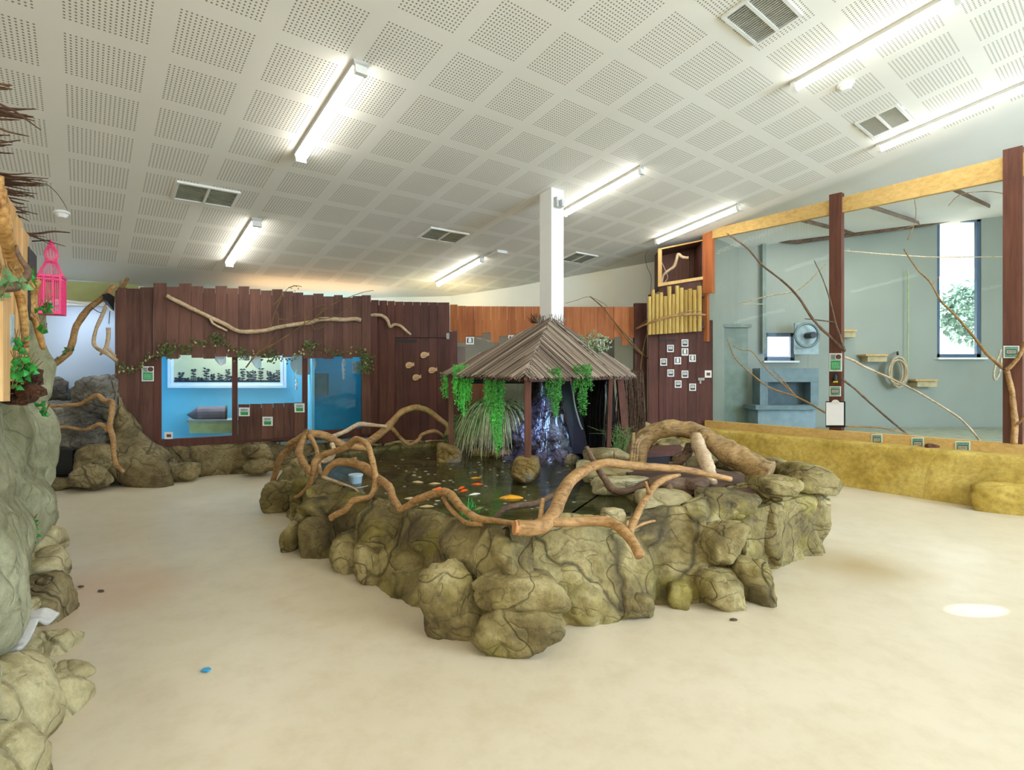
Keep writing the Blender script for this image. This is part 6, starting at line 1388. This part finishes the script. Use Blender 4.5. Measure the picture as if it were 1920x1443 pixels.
# main rock wall body built along the enclosure line
def wallrock(mb, base, tops, thick, seed, big, small, s, n=22, m=46, bulge=None):
    P = catmull([(*b, t) for b, t in zip(base, tops)], n, False); N = len(P); vs = []
    for k, (x_, y_, h_) in enumerate(P):
        a = P[max(k - 1, 0)]; b = P[min(k + 1, N - 1)]; t = Vector((b[0] - a[0], b[1] - a[1], 0)).normalized(); out_ = Vector((t.y, -t.x, 0))
        for j in range(m):
            u = j / (m - 1)
            if u < .75:
                v_ = u / .75; z_ = h_ * v_; of = (bulge(v_) if bulge else 0); nr = out_
            elif u < .9: v_ = (u - .75) / .15; z_ = h_ + .02 * math.sin(v_ * 3.1); of = (bulge(1) if bulge else 0) - thick * v_; nr = Vector((0, 0, 1))
            else: v_ = (u - .9) / .1; z_ = h_ * (1 - v_); of = (bulge(1) if bulge else 0) - thick; nr = -out_
            p = Vector((x_, y_, z_)) + out_ * of; vs.append(p + nr * rockdisp(p, big, small, s, seed) * (1 if u < .75 else .5))
    fs = [(k * m + j, (k + 1) * m + j, (k + 1) * m + j + 1, k * m + j + 1) for k in range(N - 1) for j in range(m - 1)] + [tuple(range(m)), tuple(reversed(range((N - 1) * m, N * m)))]
    mb.add(vs, fs, .5)
lnb = [(-1.55, 1.35), (-1.95, 1.85), (-2.35, 2.35), (-2.80, 2.92), (-3.22, 3.45), (-3.57, 3.92), (-3.82, 4.25)]
wallrock(mb, lnb, [1.22, 1.32, 1.34, 1.34, 1.36, 1.36, 1.36], .34, 6, .10, .03, 1.3, bulge=lambda v: .10 * math.sin(v * 4.2) - .04)
mb.build('rock_wall', M_greyrock, ne, smooth=True)
# upper rock pillar behind the planks end
mb = MB(); vs, fs = [], []
rows = catmull([(560, 71, 30), (600, 74, 34), (640, 77, 40), (680, 80, 44), (720, 83, 46), (760, 86, 46), (800, 84, 44), (850, 83, 44), (900, 84, 40), (940, 80, 36), (985, 78, 30)], 5, False); m_ = 26
for y_, xe, wd in rows:
    c = W(xe - wd * .75, y_, 4.3); r_ = S(wd * .75, 4.3)
    for j in range(m_):
        t = 2 * math.pi * j / m_; p = c + Vector((math.cos(t) * r_, math.sin(t) * r_ * 1.2, 0)); dn_ = (p - c).normalized(); vs.append(p + dn_ * rockdisp(p, .08, .03, 1.6, 14))
n_ = len(rows); fs = [(k * m_ + j, (k + 1) * m_ + j, (k + 1) * m_ + (j + 1) % m_, k * m_ + (j + 1) % m_) for k in range(n_ - 1) for j in range(m_)] + [tuple(range(m_)), tuple(reversed(range((n_ - 1) * m_, n_ * m_)))]
mb.add(vs, fs, .5); mb.build('rock_pillar', M_greyrock, ne, smooth=True)
# bark branch hanging on the planks
M_barkw = bark('mottled_bark_branch', 'a8773c', 'd2a763', '6a4424')
mb = MB(); mb.tube(bpath([(-14, 330, 2.0), (-2, 385, 2.05), (8, 425, 2.1), (16, 460, 2.2), (24, 500, 2.3)], [15, 14, 12, 11, 10]), 12, 6, .14)
mb.tube(bpath([(22, 490, 2.3), (30, 520, 2.35), (38, 555, 2.4), (45, 600, 2.45), (48, 650, 2.5)], [10, 8, 8, 7, 5]), 10, 6, .14)
mb.tube(bpath([(30, 480, 2.4), (40, 500, 2.45), (50, 520, 2.5), (62, 540, 2.55)], [7, 5, 4, 4]), 8, 5, .2)
simple('thick_bark_branch', mb, M_barkw, 'thick mottled branch hanging down the raw planks at the left edge', 'branch', smooth=True)
mb = MB(); mb.tube(bpath([(70, 525, 3.3), (60, 560, 3.35), (62, 585, 3.35), (70, 610, 3.35), (76, 635, 3.35), (82, 655, 3.35)], [5, 9, 7, 6, 6, 3]), 10, 6, .18); mb.tube(bpath([(55, 590, 3.3), (64, 600, 3.35), (72, 615, 3.35)], [4, 4, 4]), 7, 4, .15)
simple('thick_bark_branch', mb, M_barkw, 'shorter knotted orange-brown branch below the black post, beside the pink birdcage', 'branch', smooth=True)
mb = MB(); mb.tube(bpath([(-8, 540, 2.1), (15, 540, 2.15), (35, 535, 2.2), (48, 520, 2.2), (52, 505, 2.2), (36, 480, 2.2), (31, 460, 2.2)], [9, 9, 8, 7, 5, 4, 2]), 9, 5, .22)
simple('gnarled_root', mb, M_branchd, 'dark gnarled root across the thick branch at the left edge', 'root', smooth=True)
mb = MB()
for k in range(10): boulder(mb, W(30 + U(-8, 34), 725 + U(-22, 25), 2.55 + U(-.1, .2)), (U(.05, .1), U(.05, .1), U(.05, .09)), 500 + k, 2, 6)
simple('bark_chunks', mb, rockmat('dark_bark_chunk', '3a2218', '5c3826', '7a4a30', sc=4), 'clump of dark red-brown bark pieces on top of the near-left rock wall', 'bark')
def leaves(label, pts, mat, size, Y, n, seed, name='ivy_leaves'):
    rnd = random.Random(seed); o = empty(name, W(pts[0][0], pts[0][1], Y), label, 'leaves'); mb = MB(); s_ = MB()
    for (a, b, sx_, sy_) in pts:
        for _ in range(n):
            p = W(a + rnd.gauss(0, sx_), b + rnd.gauss(0, sy_), Y + rnd.uniform(-.05, .05)); L = size * rnd.uniform(.7, 1.2); leaf(mb, p, (rnd.gauss(0, 1), rnd.gauss(0, .3), rnd.gauss(-.5, .8)), (0, -1, .2), L, L * .75, bend=.4)
            s_.tube([(p, .002), (p + Vector((rnd.gauss(0, .02), 0, .05)), .002)], 4, 1, 0)
    mb.build('leaves', mat, o); s_.build('stems', M_twig, o)
leaves('bright green broad leaves over the near-left rock wall', [(40, 680, 9, 9), (52, 690, 5, 7), (28, 700, 4, 16), (33, 655, 5, 12)], M_leafg, .045, 2.3, 12, 1)
leaves('green ivy leaves by the gnarled root at the left edge', [(5, 515, 5, 7), (14, 525, 4, 6), (38, 528, 3, 6), (2, 553, 3, 4)], plain('ivy_green', '5f8a58', .45, var=.3), .036, 2.0, 6, 2)
leaves('few ivy leaves between the black post and the pink birdcage', [(62, 512, 3, 3), (61, 527, 4, 3), (84, 568, 3, 2), (86, 580, 3, 3), (76, 600, 2, 10), (84, 620, 2, 2)], M_leafg, .05, 3.15, 4, 3)
leaves('small green plant growing low on the near-left rock wall', [(56, 985, 4, 6), (60, 1000, 4, 5)], M_leafg, .05, 3.5, 30, 4, 'small_plant')
leaves('tiny ivy leaves at the edge of the rock pillar', [(80, 765, 2, 3), (84, 772, 2, 5)], M_leafg, .05, 3.8, 5, 5)
# twigs sticking out from the top left
rnd = random.Random(12); M_tt = plain('dark_thatch_twig', '5a3f2c', .8, var=.4, scale=30)
TWL = ['highest, faint', 'second from the top', 'third from the top, short', 'largest and densest', 'just under the densest', 'fine, above the birdcage', 'lowest, reaching furthest right']
for kk, (y0, y1, n, xm) in enumerate(((150, 165, 4, 28), (200, 235, 12, 75), (262, 280, 6, 40), (318, 345, 20, 92), (352, 372, 10, 72), (382, 402, 9, 76), (428, 440, 5, 125))):
    mb = MB()
    for _ in range(n):
        a = rnd.uniform(y0, y1); Y = 1.7 + (a - 150) / 290 * 2.3; x1 = xm * rnd.uniform(.45, 1.0); xs = -25 if a < 350 else (a - 350) * .35
        b = a + rnd.gauss(2, 6) + x1 * .12; mb.tube([(W(xs, a - 2, Y), .006), (W(xs + (x1 - xs) * .5, (a + b) / 2 + rnd.gauss(0, 2), Y), .005), (W(x1, b, Y), .002)], 5, 3, .1, sh=rnd.random())
    if kk == 1: tw_ = MB(); tw_.tube(bpath([(0, 195, 1.9), (30, 210, 1.9), (55, 228, 1.95), (76, 243, 1.95)], [2.5, 2, 1.5, .8]), 5, 3, .1); simple('long_twig', tw_, M_tt, 'single long twig drooping below the second bundle at the upper left', 'twig')
    if kk == 3: tw_ = MB(); tw_.tube(bpath([(88, 345, 2.6), (105, 360, 2.6), (118, 378, 2.6), (127, 395, 2.6)], [.7, .7, .7, .5]), 4, 3, 0); simple('hair_thin_stem', tw_, M_tt, 'hair-thin stem arching down to the left smoke detector', 'twig')
    if kk == 6: tw_ = MB(); tw_.tube(bpath([(40, 438, 3.4), (70, 438, 3.4), (100, 434, 3.4), (131, 436, 3.4)], [2.6, 2.2, 2.0, 1]), 5, 3, .1); simple('long_twig', tw_, M_tt, 'longest horizontal twig just above the pink birdcage', 'twig')
    simple('twig_bundle', mb, M_tt, 'bundle of dark twigs jutting in at the upper left edge, ' + TWL[kk], 'twigs', 'twig bundles at the upper left')
# pink birdcage
PK = plain('pink_paint', 'f0427e', .4, var=.06)
bc = empty('birdcage', W(96, 590, 4.2), 'bright pink ornamental birdcage hanging beside the raw planks', 'birdcage'); Yc = 4.2; c = W(96, 590, Yc); hw_ = S(21, Yc)
rz = .5; ex, ey = Vector((math.cos(rz), math.sin(rz), 0)), Vector((-math.sin(rz), math.cos(rz), 0)); sc_ = hw_ / 1.25
z0, z1 = 0, S(70, Yc); zt = S(141, Yc)
def cg(a, b, z): return c + ex * a * sc_ + ey * b * sc_ + Vector((0, 0, z))
mb = MB(); mb.box(c + Vector((0, 0, .012)), (sc_ * 2.15, sc_ * 2.15, .024), (ex, ey, Vector((0, 0, 1)))); mb.build('base_tray', PK, bc, bevel=.004)
mb = MB()
for a, b in ((-1, -1), (1, -1), (1, 1), (-1, 1)): mb.box(cg(a, b, z1 / 2), (.014, .014, z1), (ex, ey, Vector((0, 0, 1))))
for z in (z1, z1 * .93): 
    for s_ in (-1, 1): mb.box(cg(0, s_, z), (sc_ * 2, .012, .012), (ex, ey, Vector((0, 0, 1)))); mb.box(cg(s_, 0, z), (.012, sc_ * 2, .012), (ex, ey, Vector((0, 0, 1))))
mb.box(c + Vector((0, 0, z1 + .006)), (sc_ * 2.25, sc_ * 2.25, .014), (ex, ey, Vector((0, 0, 1))))
for s_ in (-.4, .4): mb.box(cg(s_, -1, z1 / 2), (.012, .012, z1), (ex, ey, Vector((0, 0, 1))))
mb.build('frame', PK, bc)
mb = MB(); NB = 12
for k in range(NB):
    t = -1 + 2 * (k + .5) / NB
    for (a, b) in ((t, -1), (t, 1), (-1, t), (1, t)): mb.box(cg(a, b, z1 / 2), (.003, .003, z1), (ex, ey, Vector((0, 0, 1))))
for z in (.25, .5, .75):
    for s_ in (-1, 1): mb.box(cg(0, s_, z1 * z), (sc_ * 2, .003, .003), (ex, ey, Vector((0, 0, 1)))); mb.box(cg(s_, 0, z1 * z), (.003, sc_ * 2, .003), (ex, ey, Vector((0, 0, 1))))
mb.build('bars', PK, bc)
mb = MB(); n_ = 28
for k in range(n_):
    t = 2 * math.pi * k / n_; q = max(abs(math.cos(t)), abs(math.sin(t))); sq = 1 / q
    P = []
    for u in range(7):
        v_ = u / 6; r_ = (1 - v_) * sq * .97 + v_ * .45 * 1; r_ *= (1 - .0 * v_); rr_ = math.cos(v_ * 1.05) * sq * (1 - v_) + .45 * v_ + .12 * math.sin(v_ * 3.14)
        P.append((cg(math.cos(t) * rr_, math.sin(t) * rr_, z1 + (zt * .77 - z1) * .9 * v_), .0022))
    mb.tube(P, 4, 1, 0)
    P = []
    for u in range(7):
        v_ = u / 6; rr_ = .45 + .18 * math.sin(v_ * 2.2) if v_ < .6 else (.45 + .18 * math.sin(1.32)) * (1 - (v_ - .6) / .4) ** .6
        P.append((cg(math.cos(t) * rr_, math.sin(t) * rr_, zt * .70 + (zt * .93 - zt * .70) * v_), .0022))
    mb.tube(P, 4, 1, 0)
mb.build('dome_wires', PK, bc)
mb = MB(); mb.tube([(cg(0, 0, zt * .69), sc_ * .47), (cg(0, 0, zt * .715), sc_ * .47)], 20, 1, 0); mb.tube([(cg(0, 0, zt * .90), .03), (cg(0, 0, zt * .93), .012), (cg(0, 0, zt * .95), .022), (cg(0, 0, zt * .97), .010), (cg(0, 0, zt * 1.0), .004)], 10, 3, 0); mb.build('finial', PK, bc, smooth=True)
mb = MB(); mb.tube([(cg(0, 0, zt * .99), .004), (W(60, 452, 4.1), .006)], 6, 1, 0); mb.build('hanging_bracket', M_black, bc)

# rocks at the foot of the near-left enclosure
NR = [(60, 985, 108, 1045, 3.75, .35, 'tall narrow limestone block beside the small green plant, at the near-left wall'), (30, 1030, 124, 1100, 3.45, .4, 'angular limestone block above the brown stone at the near-left wall'), (28, 1085, 130, 1185, 3.15, .4, 'rough brown-grey stone left of the rusty floor stain'), (34, 1125, 68, 1150, 3.0, .15, 'small rounded stone on the ledge above the white cloth'),
      (64, 1180, 132, 1262, 2.78, .3, 'flat-faced stone at the floor right of the white cloth'), (-30, 1195, 72, 1250, 2.4, .35, 'yellowish stone just under the white cloth'), (5, 1235, 70, 1290, 2.3, .3, 'flat stone between the yellowish stone and the largest pale stone'), (95, 1258, 165, 1315, 2.5, .28, 'wedge-shaped pale stone jutting over the floor'),
      (62, 1265, 147, 1400, 2.22, .4, 'round-shouldered tan stone under the wedge-shaped one'), (-60, 1270, 78, 1443, 1.95, .5, 'largest pale stone in the bottom left corner'), (60, 1335, 98, 1420, 2.12, .25, 'narrow upright stone between the largest pale stone and the tan one'), (80, 1425, 186, 1500, 1.98, .35, 'low stone cut by the bottom edge of the view at the left'), (-60, 1380, 60, 1520, 1.75, .4, 'dark-based stone cut by the bottom left corner')]
for k, (x0, y0, x1, y1, Y, dp, lb) in enumerate(NR):
    mb = MB(); brock(mb, x0, y0, x1, y1, Y, dp, 600 + k * 3, 4, 1.2, facets=12, rough=.06); simple('limestone_block', mb, M_stone if k not in (2,) else M_rockb, lb, 'stone', 'stones at the foot of the near-left wall', smooth=True)
# crumpled white cloth
mb = MB(); vs, fs = [], []; nu, nv = 40, 28
for a in range(nu):
    for b in range(nv):
        u = a / (nu - 1); v_ = b / (nv - 1); x = -45 + 118 * u; y = 1186 - 26 * math.sin(math.pi * v_) * (1 - .4 * u) + (v_ - .5) * 30 - 14 * (1 - u)
        p = W(x, y, 2.45); p += Vector((0, (v_ - .5) * -.22, .022 * math.sin(u * 9 + v_ * 11) + .03 * noise.noise(Vector((u * 4, v_ * 4, 1)))))
        vs.append(p)
fs = [(a * nv + b, a * nv + b + 1, (a + 1) * nv + b + 1, (a + 1) * nv + b) for a in range(nu - 1) for b in range(nv - 1)]
mb.add(vs, fs, .5); tw = simple('crumpled_cloth', mb, plain('white_towelling', 'bfbab2', .95, var=.06, scale=60, bmp=.5), 'crumpled white towelling cloth on the stones at the left edge', 'cloth', smooth=True); so = tw.modifiers.new('thickness', 'SOLIDIFY'); so.thickness = .02

# small litter on the floor
g = G(386, 1258); mb = MB(); mb.prism([g + Vector(v_) for v_ in ((-.02, -.012, .004), (.018, -.016, .004), (.022, .01, .004), (0, .022, .004), (-.02, .014, .004))], (0, 0, .006)); simple('blue_scrap', mb, plain('blue_plastic', '2f9fd0', .4), 'tiny blue plastic scrap on the cream floor', 'scrap')
for px_, py_, lb in ((152, 1099, 'small dark leaf on the floor, left one near the rusty stain'), (190, 1107, 'small dark leaf on the floor, right one near the rusty stain'), (1375, 1161, 'small grey pebble on the floor in front of the pond')):
    g = G(px_, py_, .008); mb = MB(); boulder(mb, g, (.05, .02, .014), px_, 2, 5); simple('floor_debris', mb, plain('dark_leaf_litter', '5a4a3a', .8), lb, 'debris')
